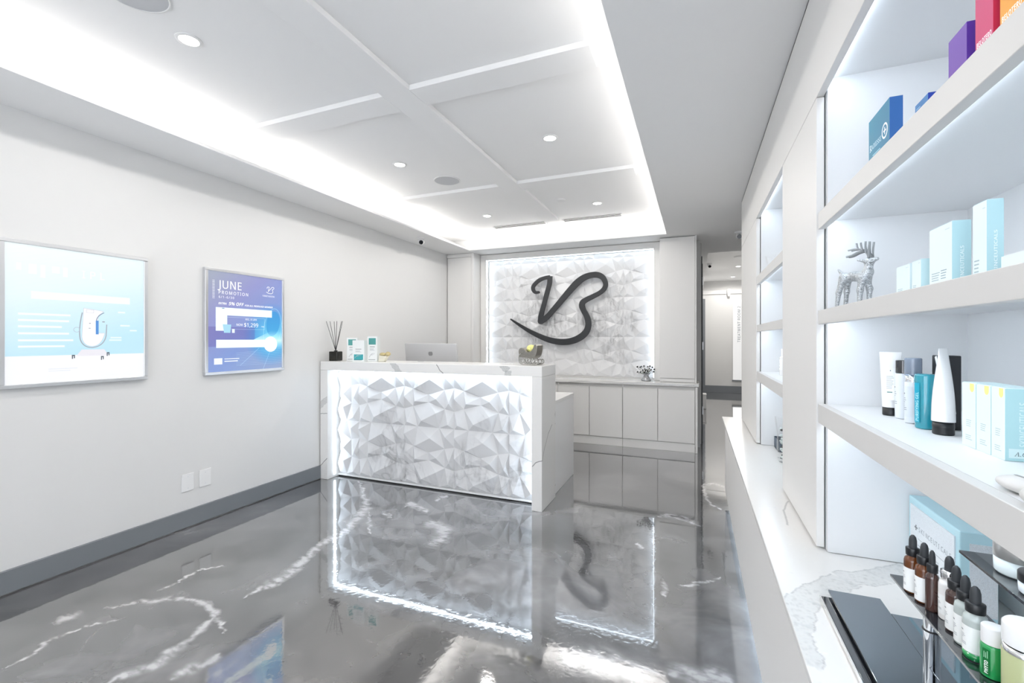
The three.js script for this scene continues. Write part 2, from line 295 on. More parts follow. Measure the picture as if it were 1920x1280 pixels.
{
  const t = thing('wall_fixture', 'small white wedge-shaped fixture high on the corridor end wall', 'wall light', [0.72, 2.3, -11.86]);
  mesh(t, 'body', new THREE.CylinderGeometry(0.065, 0.03, 0.15, 4, 1).rotateY(Math.PI / 4).translate(0, 0.075, 0.03), M.white);
  bx(t, 'bracket', M.white, [0.69, 0.75], [2.43, 2.47], [-11.86, -11.77], 0.004);
}
for (const [x, z, label] of [[0.75, -9.63, 'nearer round downlight in the corridor ceiling'], [0.76, -11.2, 'farther round downlight in the corridor ceiling'], [1.2, -8.0, 'corridor downlight hidden behind the shelving pillar']]) downlight(x, z, YC, label, HALL, 'corridor downlights');
{
  const t = thing('ceiling_disc', 'flat white disc on the corridor ceiling', 'ceiling vent', [0.69, YC, -8.5]);
  mesh(t, 'disc', new THREE.LatheGeometry([[0, -0.02], [0.07, -0.02], [0.095, -0.012], [0.1, 0]].map((p) => new THREE.Vector2(...p)), 40), M.white);
  const b = thing('waste_bin', 'small white bin on the corridor floor by the dark door', 'bin', [0.125, 0, -9.1]);
  bx(b, 'body', M.white, [0.07, 0.175], [0, 0.25], [-9.2, -9.0], 0.012); bx(b, 'lid', M.white, [0.065, 0.18], [0.25, 0.275], [-9.205, -8.995], 0.01);
}

// ------------------------------------------------------------------ faceted wall tiles, half a metre square
const TILE = (() => {
  const v = { A: [0, 0], B: [0, .148], C: [0, .347], D: [0, .5], E: [.5, 0], F: [.5, .148], G: [.5, .347], H: [.5, .5], P1: [.135, 0], P2: [.353, 0], Q1: [.135, .5], Q2: [.353, .5],
    V1: [.09, .327], V2: [.246, .281], V3: [.404, .327], V4: [.09, .175], V5: [.248, .215], V6: [.408, .165],
    a: [.016, .259, 30], h: [.466, .22, 34], c: [.127, .223, 30], d: [.342, .251, 34], e: [.342, .13, 36], f: [.133, .338, 30], g: [.284, .416, 40], k: [.2, .059, 40], l: [.045, .04, 30], m: [.453, .038, 30], b: [.016, .433, 30], n: [.43, .436, 34] };
  const tris = 'A P1 l,P1 V4 l,V4 B l,B A l,P1 P2 k,V4 P1 k,V4 k V5,V5 k e,V5 e V6,P2 e k,P2 V6 e,P2 E m,E F m,F V6 m,V6 P2 m,B V4 a,V4 V1 a,V1 C a,C B a,V4 V5 c,V5 V2 c,V2 V1 c,V1 V4 c,V5 V6 d,V6 V3 d,V3 V2 d,V2 V5 d,V6 F h,F G h,G V3 h,V3 V6 h,C V1 b,V1 Q1 b,Q1 D b,D C b,V1 V2 f,Q1 V1 f,Q1 f g,f V2 g,V2 V3 g,V3 Q2 g,Q2 Q1 g,V3 G n,G H n,H Q2 n,Q2 V3 n';
  return tris.split(',').map((t) => t.split(' ').map((k) => [v[k][0], v[k][1], (v[k][2] ?? 0) / 1000]));
})();
M.tile = (() => {
  const N = 1024, d = new Uint8Array(N * N * 4);
  for (let j = 0; j < N; j++) for (let i = 0; i < N; i++) {
    const x = i / N * 1.5, y = j / N * 1.5, w = fbm(x * 3, y * 3, 4), n = fbm(x * 7 + w * 5 + y * 2.5, y * 2.2 + w * 4, 5), r = Math.pow(1 - Math.abs(2 * n - 1), 7), s = fbm(x * 60, y * 18, 2), patch = Math.max(0, fbm(x * 2.2 + 20, y * 1.8, 3) - 0.42) * 3;
    const v = 222 - 52 * r * Math.min(1, patch) * (0.4 + s) - 46 * patch * Math.max(0, s - 0.5), o = (j * N + i) * 4;
    d[o] = v; d[o + 1] = v; d[o + 2] = Math.min(255, v + 1); d[o + 3] = 255;
  }
  const t = new THREE.DataTexture(d, N, N); t.colorSpace = THREE.SRGBColorSpace; t.magFilter = THREE.LinearFilter; t.minFilter = THREE.LinearMipmapLinearFilter; t.generateMipmaps = true; t.wrapS = t.wrapT = THREE.MirroredRepeatWrapping; t.repeat.set(1 / 1.5, 1 / 1.5); t.needsUpdate = true;
  return new THREE.MeshPhysicalMaterial({ map: t, roughness: 0.38, flatShading: true });
})();
function tileMesh(parent, x0, y0, z, clip, relief = 1) {  // one tile with its lower left corner at (x0, y0), cut to clip = [xa, xb, ya, yb]
  const pos = [], o = originOf(parent), [xa, xb, ya, yb] = clip;
  for (const t of TILE) {
    let p = t.map(([s, q, h]) => [x0 + s, y0 + q, h * relief]);
    for (const [ax, sg, lim] of [[0, 1, xa], [0, -1, xb], [1, 1, ya], [1, -1, yb]]) {
      const out = [];
      for (let i = 0; i < p.length; i++) {
        const A = p[i], B = p[(i + 1) % p.length], da = (A[ax] - lim) * sg, db = (B[ax] - lim) * sg;
        if (da >= 0) out.push(A);
        if ((da >= 0) !== (db >= 0)) { const f = da / (da - db); out.push(A.map((c, k) => c + (B[k] - c) * f)); }
      }
      p = out; if (!p.length) break;
    }
    for (let i = 1; i + 1 < p.length; i++) for (const q of [p[0], p[i], p[i + 1]]) pos.push(q[0] - o.x, q[1] - o.y, q[2] + z - o.z);
    for (let i = 0; i < p.length; i++) {                  // close the cut edges
      const A = p[i], B = p[(i + 1) % p.length], on = [[0, xa], [0, xb], [1, ya], [1, yb]].some(([ax, l]) => Math.abs(A[ax] - l) < 1e-6 && Math.abs(B[ax] - l) < 1e-6);
      if (on && A[2] + B[2] > 1e-5) for (const q of [A, [A[0], A[1], -0.004], B, B, [A[0], A[1], -0.004], [B[0], B[1], -0.004]]) pos.push(q[0] - o.x, q[1] - o.y, q[2] + z - o.z);
    }
  }
  if (!pos.length) return;
  const g = new THREE.BufferGeometry(); g.setAttribute('position', new THREE.BufferAttribute(new Float32Array(pos), 3)); g.computeVertexNormals();
  const uv = new Float32Array(pos.length / 3 * 2); for (let i = 0; i < uv.length / 2; i++) { uv[2 * i] = pos[3 * i] + o.x; uv[2 * i + 1] = pos[3 * i + 1] + o.y; }
  g.setAttribute('uv', new THREE.BufferAttribute(uv, 2));
  mesh(parent, 'tile', g, M.tile);
}
const coolGlow = glow(COOL, 10);

// ------------------------------------------------------------------ reception desk
const desk = thing('reception_desk', 'white marble-veined reception desk with glowing faceted front panel', 'desk', [-2.13, 0, -3.35]);
{
  const ZD = [-3.52, -3.17];
  bx(desk, 'countertop', M.quartzFront, [-3.2, -1.055], [1.0, 1.08], ZD, 0.004);
  bx(desk, 'side_panel', M.quartzFront, [-3.2, -3.112], [0, 1.0], ZD, 0.004);
  const rl = bx(desk, 'side_panel', M.quartzFront, [-1.137, -1.055], [0, 1.0], ZD, 0.004);
  { const g = rl.geometry, n = g.attributes.normal, p = g.attributes.position, uv = g.attributes.uv; for (let i = 0; i < p.count; i++) if (n.getX(i) > 0.7) uv.setX(i, -1.055 + (-3.17 - (p.getZ(i) - 3.35))); }
  bx(desk, 'back_board', M.lacquer, [-3.112, -1.137], [0.012, 1.0], [-3.37, -3.332]);
  bx(desk, 'ledge', M.white, [-3.112, -1.137], [0.012, 0.022], [-3.332, -3.297], 0.002);
  bx(desk, 'kick_strip', M.gap, [-3.112, -1.137], [0, 0.012], [-3.345, -3.31]);
  for (let i = 0; i < 5; i++) for (let j = 0; j < 2; j++) tileMesh(desk, -3.384 + 0.5 * i, 0.022 + 0.5 * j, -3.33, [-3.10, -1.148, 0.023, 0.99], 1.15);
  bx(desk, 'led_strip', coolGlow, [-3.105, -1.145], [0.992, 0.998], [-3.262, -3.250]);
  area(desk, 'led_lamp', [-2.125, 0.990, -3.256], DOWN, 1.94, 0.012, COOL, NICHE);
  bx(desk, 'led_strip', coolGlow, [-3.110, -3.104], [0.03, 0.985], [-3.262, -3.250]);
  area(desk, 'led_lamp', [-3.102, 0.508, -3.256], TO_RIGHT, 0.012, 0.94, COOL, NICHE);
  bx(desk, 'led_strip', coolGlow, [-1.145, -1.139], [0.03, 0.985], [-3.262, -3.250]);
  area(desk, 'led_lamp', [-1.147, 0.508, -3.256], TO_LEFT, 0.012, 0.94, COOL, NICHE);
  bx(desk, 'work_surface', M.quartzFront, [-3.195, -1.075], [0.745, 0.773], [-4.19, -3.525], 0.003);
  bx(desk, 'return_panel', M.whiteGloss, [-1.10, -1.077], [0, 0.745], [-4.187, -3.525], 0.003);
  bx(desk, 'return_panel', M.whiteGloss, [-3.195, -3.17], [0, 0.745], [-4.187, -3.525], 0.003);
}

// ------------------------------------------------------------------ logo wall with its cupboards
const feature = thing('feature_wall_panel', 'backlit white faceted tile wall behind the black logo', 'wall panel', [-1.586, 0.785, -5.7]);
{
  const X = [-2.70, -0.47], Y = [0.787, 2.375], zf = -5.66;
  bx(feature, 'backing', M.lacquer, [-2.78, -0.395], [0.787, 2.45], [-5.785, -5.765]);
  bx(feature, 'frame_side', M.lacquer, [-2.785, X[0]], [0.787, 2.45], [-5.765, zf], 0.002);
  bx(feature, 'frame_side', M.lacquer, [X[1], -0.392], [0.787, 2.45], [-5.765, zf], 0.002);
  bx(feature, 'frame_top', M.lacquer, X, [Y[1], 2.45], [-5.765, zf], 0.002);
  for (let i = 0; i < 5; i++) for (let j = 0; j < 4; j++) tileMesh(feature, -2.84 + 0.5 * i, 0.81 + 0.5 * j - 0.5 * 0, -5.755, [X[0] + 0.012, X[1] - 0.012, 0.79, Y[1] - 0.012], 0.55);
  bx(feature, 'led_strip', coolGlow, [X[0] + 0.01, X[1] - 0.01], [Y[1] - 0.006, Y[1] - 0.001], [-5.70, -5.69]);
  area(feature, 'led_lamp', [(X[0] + X[1]) / 2, Y[1] - 0.008, -5.695], DOWN, X[1] - X[0] - 0.03, 0.012, COOL, NICHE * 0.12);
  for (const [x, r, s] of [[X[0], TO_RIGHT, 1], [X[1], TO_LEFT, -1]]) { bx(feature, 'led_strip', coolGlow, [x + s * 0.001, x + s * 0.006], [0.82, 2.36], [-5.70, -5.69]); area(feature, 'led_lamp', [x + s * 0.008, 1.59, -5.695], r, 0.012, 1.5, COOL, NICHE * 0.12); }
}
// a first row below the joint line at the counter is cut away by the worktop
const tall = thing('tall_cabinet', 'tall white cabinet in the corner left of the logo wall', 'cabinet', [-3.0, 0, -5.6]);
bx(tall, 'carcass', M.lacquer, [-3.205, -2.79], [0, 2.452], [-5.785, -5.475]);
bx(tall, 'door', M.lacquer, [-3.19, -2.825], [0.10, 2.40], [-5.475, -5.455], 0.003);
bx(tall, 'filler', M.lacquer, [-2.822, -2.79], [0.10, 2.452], [-5.475, -5.452], 0.003);
bx(tall, 'filler', M.lacquer, [-3.205, -2.825], [2.404, 2.452], [-5.475, -5.457], 0.002);
const upper = thing('wall_cabinet', 'white floor-to-soffit cupboard standing on the counter right of the logo wall', 'cabinet', [-0.19, 0.785, -5.6]);
bx(upper, 'carcass', M.lacquer, [-0.389, 0.004], [0.787, 2.452], [-5.785, -5.50]);
bx(upper, 'door', M.lacquer, [-0.389, -0.012], [0.835, 2.444], [-5.50, -5.478], 0.003);
bx(upper, 'side_trim', M.lacquer, [-0.010, 0.006], [0.787, 2.452], [-5.50, -5.472], 0.002);
bx(upper, 'bottom_rail', M.lacquer, [-0.385, -0.014], [0.795, 0.829], [-5.50, -5.488], 0.002);
const back = thing('worktop', 'long grey-veined white worktop under the logo wall', 'worktop', [-1.38, 0.745, -5.6]);
bx(back, 'slab', M.quartzBack, [-2.788, 0.032], [0.747, 0.785], [-5.785, -5.44], 0.003);
const unitX = [-2.79, -2.41, -1.61, -0.81, -0.01];
const unitL = ['white base cabinet in the corner behind the desk', 'white base cabinet behind the computer end of the desk', 'white base cabinet partly behind the low desk end', 'white two-door base cabinet at the corridor end'];
for (let k = 0; k < 4; k++) {
  const [a, b] = [unitX[k], unitX[k + 1]], t = thing('base_cabinet', unitL[k], 'cabinet', [(a + b) / 2, 0, -5.62], 'base cabinets under the logo wall');
  bx(t, 'carcass', M.lacquer, [a + 0.002, b - 0.002], [0.0, 0.744], [-5.785, -5.49]);
  bx(t, 'finger_pull', M.edge, [a + 0.006, b - 0.006], [0.708, 0.742], [-5.49, -5.483]);
  bx(t, 'toe_kick', M.lacquer, [a + 0.001, b - 0.001], [0, 0.098], [-5.49, -5.478], 0.002);
  const n = b - a > 0.5 ? 2 : 1, w = (b - a) / n;
  for (let q = 0; q < n; q++) bx(t, 'door', M.lacquer, [a + q * w + 0.0025, a + (q + 1) * w - 0.0025], [0.106, 0.708], [-5.488, -5.466], 0.003);
  bx(t, 'divider', M.lacquer, [a - 0.0, a + 0.009], [0.708, 0.744], [-5.488, -5.47]);
}
const endp = thing('end_panel', 'narrow white end panel closing the base cabinets at the corridor', 'panel', [0.004, 0, -5.6]);
bx(endp, 'board', M.lacquer, [-0.008, 0.018], [0, 0.745], [-5.785, -5.445], 0.003);

// logo: one flat black stroke on stand-offs
{
  const S = [
    [[-1.929, 1.905, 0.024], [-1.976, 1.903, 0.033], [-2.007, 1.939, 0.042], [-2.009, 1.979, 0.043], [-1.981, 2.018, 0.043], [-1.920, 2.064, 0.043], [-1.846, 2.089, 0.040], [-1.775, 2.097, 0.042]],
    [[-1.775, 2.108, 0.056], [-1.782, 2.013, 0.053], [-1.818, 1.883, 0.053], [-1.860, 1.735, 0.053], [-1.897, 1.604, 0.057], [-1.908, 1.515, 0.062]],
    [[-1.906, 1.513, 0.062], [-1.818, 1.572, 0.060], [-1.709, 1.687, 0.061], [-1.601, 1.806, 0.066], [-1.495, 1.922, 0.072], [-1.407, 2.010, 0.074], [-1.320, 2.068, 0.067], [-1.235, 2.093, 0.062], [-1.150, 2.092, 0.062], [-1.092, 2.064, 0.059], [-1.057, 2.012, 0.054], [-1.048, 1.962, 0.051], [-1.067, 1.913, 0.049], [-1.117, 1.869, 0.046], [-1.201, 1.826, 0.050], [-1.295, 1.783, 0.055], [-1.338, 1.752, 0.062], [-1.349, 1.712, 0.065], [-1.329, 1.652, 0.060], [-1.295, 1.592, 0.061], [-1.271, 1.524, 0.065], [-1.266, 1.464, 0.066], [-1.282, 1.397, 0.070], [-1.329, 1.338, 0.072], [-1.407, 1.287, 0.072], [-1.495, 1.257, 0.071], [-1.601, 1.246, 0.069], [-1.709, 1.256, 0.067], [-1.818, 1.283, 0.060], [-1.929, 1.327, 0.054], [-2.042, 1.380, 0.045], [-2.156, 1.444, 0.035], [-2.252, 1.503, 0.025], [-2.330, 1.553, 0.014]],
  ];
  const o = [-1.6, 1.21, -5.68], t = thing('logo_sign', 'large black script logo shaped like a V joined to a 3', 'sign', o), gs = [];
  S.forEach((s, si) => {
    const cx = new THREE.CatmullRomCurve3(s.map(([x, y, w]) => new THREE.Vector3(x - o[0], y - o[1], w)), false, 'centripetal'), n = si === 2 ? 150 : 50, P = cx.getPoints(n), L = [], R = [];
    for (let i = 0; i <= n; i++) {
      const a = P[Math.max(0, i - 1)], b = P[Math.min(n, i + 1)], dx = b.x - a.x, dy = b.y - a.y, q = Math.hypot(dx, dy) || 1, hw = P[i].z * 0.56;
      L.push([P[i].x - dy / q * hw, P[i].y + dx / q * hw]); R.push([P[i].x + dy / q * hw, P[i].y - dx / q * hw]);
    }
    const cap = (c, from, rad, dir) => { const out = []; for (let k = 1; k < 10; k++) { const a = from + dir * Math.PI * k / 10; out.push([c.x + Math.cos(a) * rad, c.y + Math.sin(a) * rad]); } return out; };
    const e = P[n], e1 = P[n - 1], ang = Math.atan2(e.y - e1.y, e.x - e1.x), b0 = P[0], b1 = P[1], ang0 = Math.atan2(b0.y - b1.y, b0.x - b1.x);
    const endCap = si === 0 ? [] : cap(e, ang + Math.PI / 2, e.z / 2, -1), startCap = si === 1 ? [] : cap(b0, ang0 + Math.PI / 2, b0.z / 2, -1);
    const sh = new THREE.Shape([...L, ...endCap, ...R.reverse(), ...startCap].map((p) => new THREE.Vector2(...p)));
    gs.push(new THREE.ExtrudeGeometry(sh, { depth: 0.022, bevelEnabled: true, bevelSize: 0.0015, bevelThickness: 0.0015, bevelSegments: 1, curveSegments: 4 }).translate(0, 0, si * 0.0003));
  });
  mesh(t, 'letter_stroke', mergeGeometries(gs), M.logo);
  for (const [x, y] of [[-1.86, 1.74], [-1.4, 2.01], [-1.28, 1.5], [-1.7, 1.255], [-2.04, 1.38]]) mesh(t, 'stand_off', new THREE.CylinderGeometry(0.006, 0.006, 0.05, 12).rotateX(Math.PI / 2).translate(x - o[0], y - o[1], -0.025), M.alu);
}

// ------------------------------------------------------------------ shelving wall and display counter
const XF = 0.36, XB = 0.725, CT = 0.605;
const shelving = thing('display_shelving', 'built-in white shelving wall with lit open shelves', 'shelving', [0.55, CT, -2.0]);
const bays = [[-1.70, -0.22], [-3.275, -2.35]];
{
  bx(shelving, 'shadow_gap', M.gap, [XF + 0.001, XF + 0.02], [2.446, 2.4545], [-4.30, 1.2]);
  bx(shelving, 'frieze', M.lacquer, [XF, XF + 0.022], [2.062, 2.446], [-4.30, 1.2], 0.002);
  for (const [a, b] of [[-2.335, -1.72], [-4.30, -3.29], [-0.2, 1.2]]) {
    bx(shelving, 'pillar_panel', M.lacquer, [XF, XF + 0.022], [0.612, 2.060], [a, b], 0.002);
    bx(shelving, 'pillar_core', M.lacquerIn, [XF + 0.026, XB + 0.02], [0.607, 2.446], [a + 0.004, b - 0.002]);
  }
  bx(shelving, 'top_core', M.lacquerIn, [XF + 0.026, XB + 0.02], [2.105, 2.446], [-3.29, -2.335]); bx(shelving, 'top_core', M.lacquerIn, [XF + 0.026, XB + 0.02], [2.105, 2.446], [-1.72, -0.2]);
  bays.forEach(([a, b], bi) => {
    bx(shelving, 'back_panel', M.lacquerIn, [XB, XB + 0.02], [0.607, 2.105], [a - 0.018, b + 0.018]);
    bx(shelving, 'side_panel', M.lacquerIn, [XF + 0.026, XB], [0.607, 2.105], [a - 0.016, a]);
    bx(shelving, 'side_panel', M.lacquerIn, [XF + 0.026, XB], [0.607, 2.105], [b, b + 0.016]);
    const L = b - a;
    const lamp = (parent, y) => {
      bx(parent, 'led_strip', coolGlow, [XF + 0.027, XF + 0.037], [y - 0.006, y - 0.001], [a + 0.012, b - 0.012]);
      area(parent, 'led_lamp', [XF + 0.033, y - 0.008, (a + b) / 2], DOWN, 0.01, L - 0.03, COOL, SHELF);
    };
    lamp(shelving, 2.104);
    for (const [y0, y1] of [[1.015, 1.075], [1.328, 1.372], [1.630, 1.683]]) {
      const s = bx(shelving, 'shelf', M.lacquerIn, [XF + 0.022, XB], [y0 + 0.024, y1], [a + 0.001, b - 0.001]);
      s.userData.sub = 1;
      const e = bx(shelving, 'shelf_front', M.edge, [XF + 0.001, XF + 0.022], [y0, y1], [a - 0.001, b + 0.001], 0.0015);
      lamp(s, y0 + 0.0245);
    }
  });
}
const counter = thing('display_counter', 'long low white quartz counter running below the shelving', 'counter', [0.47, 0, -1.9]);
bx(counter, 'quartz_top', M.quartzTop, [0.211, 0.757], [0.585, CT], [-4.35, 1.2], 0.003);
bx(counter, 'front_panel', M.lacquer, [0.215, 0.237], [0.078, 0.584], [-3.96, 1.2], 0.002);
bx(counter, 'end_panel', M.lacquer, [0.237, 0.757], [0.078, 0.584], [-3.96, -3.94], 0.002);
bx(counter, 'bottom_panel', M.lacquer, [0.237, 0.757], [0.1, 0.118], [-3.94, 1.2]);
bx(counter, 'plinth', M.lacquer, [0.34, 0.757], [0, 0.1], [-3.86, 1.2]);
bx(counter, 'led_strip', glow(COOL, 2.5), [0.285, 0.297], [0.094, 0.0995], [-3.93, 1.2]);
area(counter, 'led_lamp', [0.291, 0.092, -1.365], DOWN, 0.012, 5.1, COOL, SHELF * 3.5);

// ------------------------------------------------------------------ left wall: two light boxes, two blank plates
function lightbox(z0, z1, y0, y1, tex, label, k) {
  const xw = XL + 0.001, t = thing('poster_lightbox', label, 'poster', [XL, y0, (z0 + z1) / 2], 'poster light boxes'), X = [xw, xw + 0.03], f = 0.021;
  bx(t, 'frame_bar', M.alu, X, [y1 - f, y1], [z1, z0], 0.003); bx(t, 'frame_bar', M.alu, X, [y0, y0 + f], [z1, z0], 0.003);
  bx(t, 'frame_bar', M.alu, X, [y0 + f, y1 - f], [z0 - f, z0], 0.003); bx(t, 'frame_bar', M.alu, X, [y0 + f, y1 - f], [z1, z1 + f], 0.003);
  const m = new THREE.MeshStandardMaterial({ map: tex, emissiveMap: tex, emissiveIntensity: k, roughness: 0.25 }); m.emissive.setRGB(1, 1, 1); m.color.setRGB(0.35, 0.35, 0.35);
  const w = z0 - z1 - 2 * f, h = y1 - y0 - 2 * f;
  mesh(t, 'print', new THREE.PlaneGeometry(w, h).rotateY(Math.PI / 2).translate(0.022, (y1 - y0) / 2, 0), m);
  bx(t, 'back_panel', M.white, [xw, xw + 0.018], [y0 + f, y1 - f], [z1 + f, z0 - f]);
  area(t, 'poster_lamp', [XL + 0.026, (y0 + y1) / 2, (z0 + z1) / 2], TO_RIGHT, w, h, new THREE.Color(0.85, 0.93, 1), 0.35 * k);
}
const posterA = canvasTex(808, 954, (g, w, h) => {
  const bg = g.createLinearGradient(0, 0, w * 0.3, h * 0.8); bg.addColorStop(0, '#eef8f9'); bg.addColorStop(0.45, '#e2f1f8'); bg.addColorStop(1, '#c0e5f5'); g.fillStyle = bg; g.fillRect(0, 0, w, h);
  g.fillStyle = '#f4f5fa'; g.fillRect(0, h * 0.80, w, h * 0.2);
  g.fillStyle = '#f2f5ef'; g.fillRect(w * 0.16, h * 0.33, w * 0.72, h * 0.055);
  g.fillStyle = 'rgba(255,255,255,0.75)'; g.font = '74px sans-serif'; g.fillText('I P L', w * 0.5, h * 0.20); for (let k = 0; k < 5; k++) g.fillRect(w * (0.07 + 0.075 * k), h * 0.135, w * (0.03 + 0.02 * (k % 2)), h * 0.07 * (0.7 + 0.3 * (k % 3)));
  g.fillStyle = 'rgba(250,252,245,0.8)'; [[0.08, .49, .34], [0.08, .535, .33], [.08, .58, .28], [.08, .63, .33], [.08, .68, .36], [.08, .725, .30]].forEach(([x, y, l]) => g.fillRect(w * x, h * y, w * l, h * 0.014));
  g.fillStyle = 'rgba(255,255,255,0.6)'; [[0.78, .45, .06], [0.8, .56, .08], [0.88, .60, .06], [0.72, .66, .09], [0.71, .68, .1]].forEach(([x, y, l]) => g.fillRect(w * x, h * y, w * l, h * 0.012));
  // the white treatment device: column, side cable in a loop, lit blue handle
  g.strokeStyle = '#a3adb8'; g.lineWidth = 7; g.beginPath(); g.moveTo(w * .505, h * .47); g.quadraticCurveTo(w * .475, h * .60, w * .49, h * .68); g.quadraticCurveTo(w * .51, h * .745, w * .58, h * .745); g.quadraticCurveTo(w * .67, h * .735, w * .685, h * .65); g.lineTo(w * .69, h * .56); g.stroke();
  g.fillStyle = '#f7f5f9'; g.beginPath(); g.moveTo(w * .515, h * .435); g.lineTo(w * .60, h * .445); g.lineTo(w * .665, h * .455); g.lineTo(w * .625, h * .49); g.lineTo(w * .61, h * .63); g.lineTo(w * .675, h * .63); g.quadraticCurveTo(w * .65, h * .735, w * .575, h * .735); g.quadraticCurveTo(w * .51, h * .73, w * .502, h * .66); g.closePath(); g.fill();
  g.strokeStyle = '#c6c9d3'; g.lineWidth = 2; g.stroke(); g.strokeRect(w * .535, h * .447, w * .055, h * .022);
  g.fillStyle = '#5d94d6'; g.fillRect(w * .605, h * .53, w * .022, h * .11); g.strokeStyle = '#7688a0'; g.lineWidth = 5; g.beginPath(); g.moveTo(w * .61, h * .53); g.quadraticCurveTo(w * .615, h * .49, w * .67, h * .465); g.stroke();
  g.strokeStyle = '#b4c2d0'; g.lineWidth = 3; g.beginPath(); g.arc(w * .465, h * .605, w * .022, 0, 7); g.stroke();
  g.fillStyle = '#9aa0ab'; g.fillRect(w * .555, h * .55, w * .012, h * .006); g.fillRect(w * .552, h * .59, w * .014, h * .005); g.fillRect(w * .655, h * .535, w * .02, h * .008);
  g.fillStyle = '#e9e7ee'; g.beginPath(); g.moveTo(w * .5, h * .76); g.lineTo(w * .67, h * .76); g.lineTo(w * .71, h * .81); g.lineTo(w * .46, h * .81); g.fill();
  g.fillStyle = '#59606a'; [[.43, .80], [.645, .815], [.69, .785]].forEach(([x, y]) => { g.fillRect(w * x, h * y, w * .008, h * .03); g.fillRect(w * x, h * y, w * .022, h * .009); g.fillRect(w * (x + .014), h * y, w * .008, h * .026); });
  g.fillStyle = 'rgba(190,200,215,0.5)'; g.fillRect(w * .27, h * .90, w * .2, 3); g.fillRect(w * .27, h * .915, w * .15, 3);
});
const posterB = canvasTex(808, 954, (g, w, h) => {
  const bg = g.createLinearGradient(0, 0, w, h); bg.addColorStop(0, '#a3aab9'); bg.addColorStop(0.3, '#9497c9'); bg.addColorStop(0.6, '#839ad2'); bg.addColorStop(1, '#95a8cb'); g.fillStyle = bg; g.fillRect(0, 0, w, h);
  let q = g.createRadialGradient(w * 0.86, h * 0.66, 10, w * 0.86, h * 0.62, w * 0.42); q.addColorStop(0, 'rgba(120,225,250,0.95)'); q.addColorStop(0.6, 'rgba(80,170,225,0.75)'); q.addColorStop(1, 'rgba(80,150,220,0)'); g.fillStyle = q; g.fillRect(0, 0, w, h);
  g.fillStyle = 'rgba(90,70,150,0.30)'; g.fillRect(0, h * 0.55, w * 0.6, h * 0.2);
  g.strokeStyle = 'rgba(190,245,255,0.8)'; g.lineWidth = 3; g.beginPath(); g.ellipse(w * 0.86, h * 0.56, w * 0.13, h * 0.23, 0.15, 0, 7); g.stroke();
  g.fillStyle = 'rgba(60,150,215,0.7)'; g.beginPath(); g.ellipse(w * 0.87, h * 0.5, w * 0.1, h * 0.14, 0.2, 0, 7); g.fill();
  q = g.createLinearGradient(0, h * 0.58, 0, h * 0.80); q.addColorStop(0, 'rgba(190,240,255,0)'); q.addColorStop(0.5, 'rgba(215,248,255,0.95)'); q.addColorStop(1, 'rgba(150,220,245,0)'); g.fillStyle = q; g.beginPath(); g.moveTo(w * 0.45, h * 0.73); g.lineTo(w, h * 0.52); g.lineTo(w, h * 0.78); g.lineTo(w * 0.45, h * 0.75); g.fill();
  g.fillStyle = '#ffffff'; g.beginPath(); g.ellipse(w * 0.83, h * 0.73, w * 0.1, h * 0.085, 0, 0, 7); g.fill();
  g.strokeStyle = 'rgba(200,240,255,0.5)'; g.lineWidth = 2; for (let k = 0; k < 9; k++) { g.beginPath(); g.moveTo(w * 0.35, h * (0.82 + 0.016 * k)); g.lineTo(w, h * (0.78 + 0.02 * k)); g.stroke(); }
  g.lineWidth = 4; g.beginPath(); g.moveTo(w * 0.66, h * 0.77); g.lineTo(w * 0.4, h * 0.95); g.moveTo(w * 0.82, h * 0.81); g.lineTo(w * 0.72, h); g.stroke();
  g.fillStyle = '#ffffff'; g.font = '108px sans-serif'; g.fillText('JUNE', w * 0.13, h * 0.165); g.font = '44px sans-serif'; let x = w * 0.125; for (const c of 'PROMOTION') { g.fillText(c, x, h * 0.22); x += g.measureText(c).width + 7; }
  g.font = '30px sans-serif'; x = w * 0.13; for (const c of '6/1-6/30') { g.fillText(c, x, h * 0.262); x += g.measureText(c).width + 6; }
  g.fillStyle = 'rgba(255,255,255,0.9)'; for (let k = 0; k < 13; k++) g.fillRect(w * 0.055, h * (0.09 + 0.0145 * k), w * 0.028, 4);
  g.fillStyle = '#ffffff'; g.font = 'italic bold 27px sans-serif'; g.fillText('EXTRA', w * 0.125, h * 0.325); g.font = 'italic bold 44px sans-serif'; g.fillText('5% OFF', w * 0.25, h * 0.328); g.font = 'italic bold 24px sans-serif'; g.fillText('FOR ALL PRIVILEGE MEMBER', w * 0.46, h * 0.328, w * 0.4);
  g.strokeStyle = '#ffffff'; g.lineWidth = 5; g.beginPath(); g.moveTo(w * .78, h * .115); g.quadraticCurveTo(w * .77, h * .09, w * .81, h * .095); g.lineTo(w * .795, h * .145); g.lineTo(w * .85, h * .095); g.quadraticCurveTo(w * .885, h * .085, w * .88, h * .108); g.lineTo(w * .855, h * .122); g.quadraticCurveTo(w * .88, h * .15, w * .845, h * .165); g.quadraticCurveTo(w * .79, h * .17, w * .765, h * .15); g.stroke();
  g.font = '21px serif'; g.fillText('VIBRITARIENE', w * 0.71, h * 0.205, w * .2);
  g.fillStyle = '#f1fdfd'; g.fillRect(w * 0.095, h * 0.355, w * 0.14, h * 0.235); g.fillRect(w * 0.2, h * 0.355, w * 0.65, h * 0.078); g.fillRect(w * 0.10, h * 0.68, w * 0.66, h * 0.082);
  g.strokeStyle = 'rgba(220,250,255,0.8)'; g.lineWidth = 2; g.strokeRect(w * 0.22, h * 0.45, w * 0.52, h * 0.12);
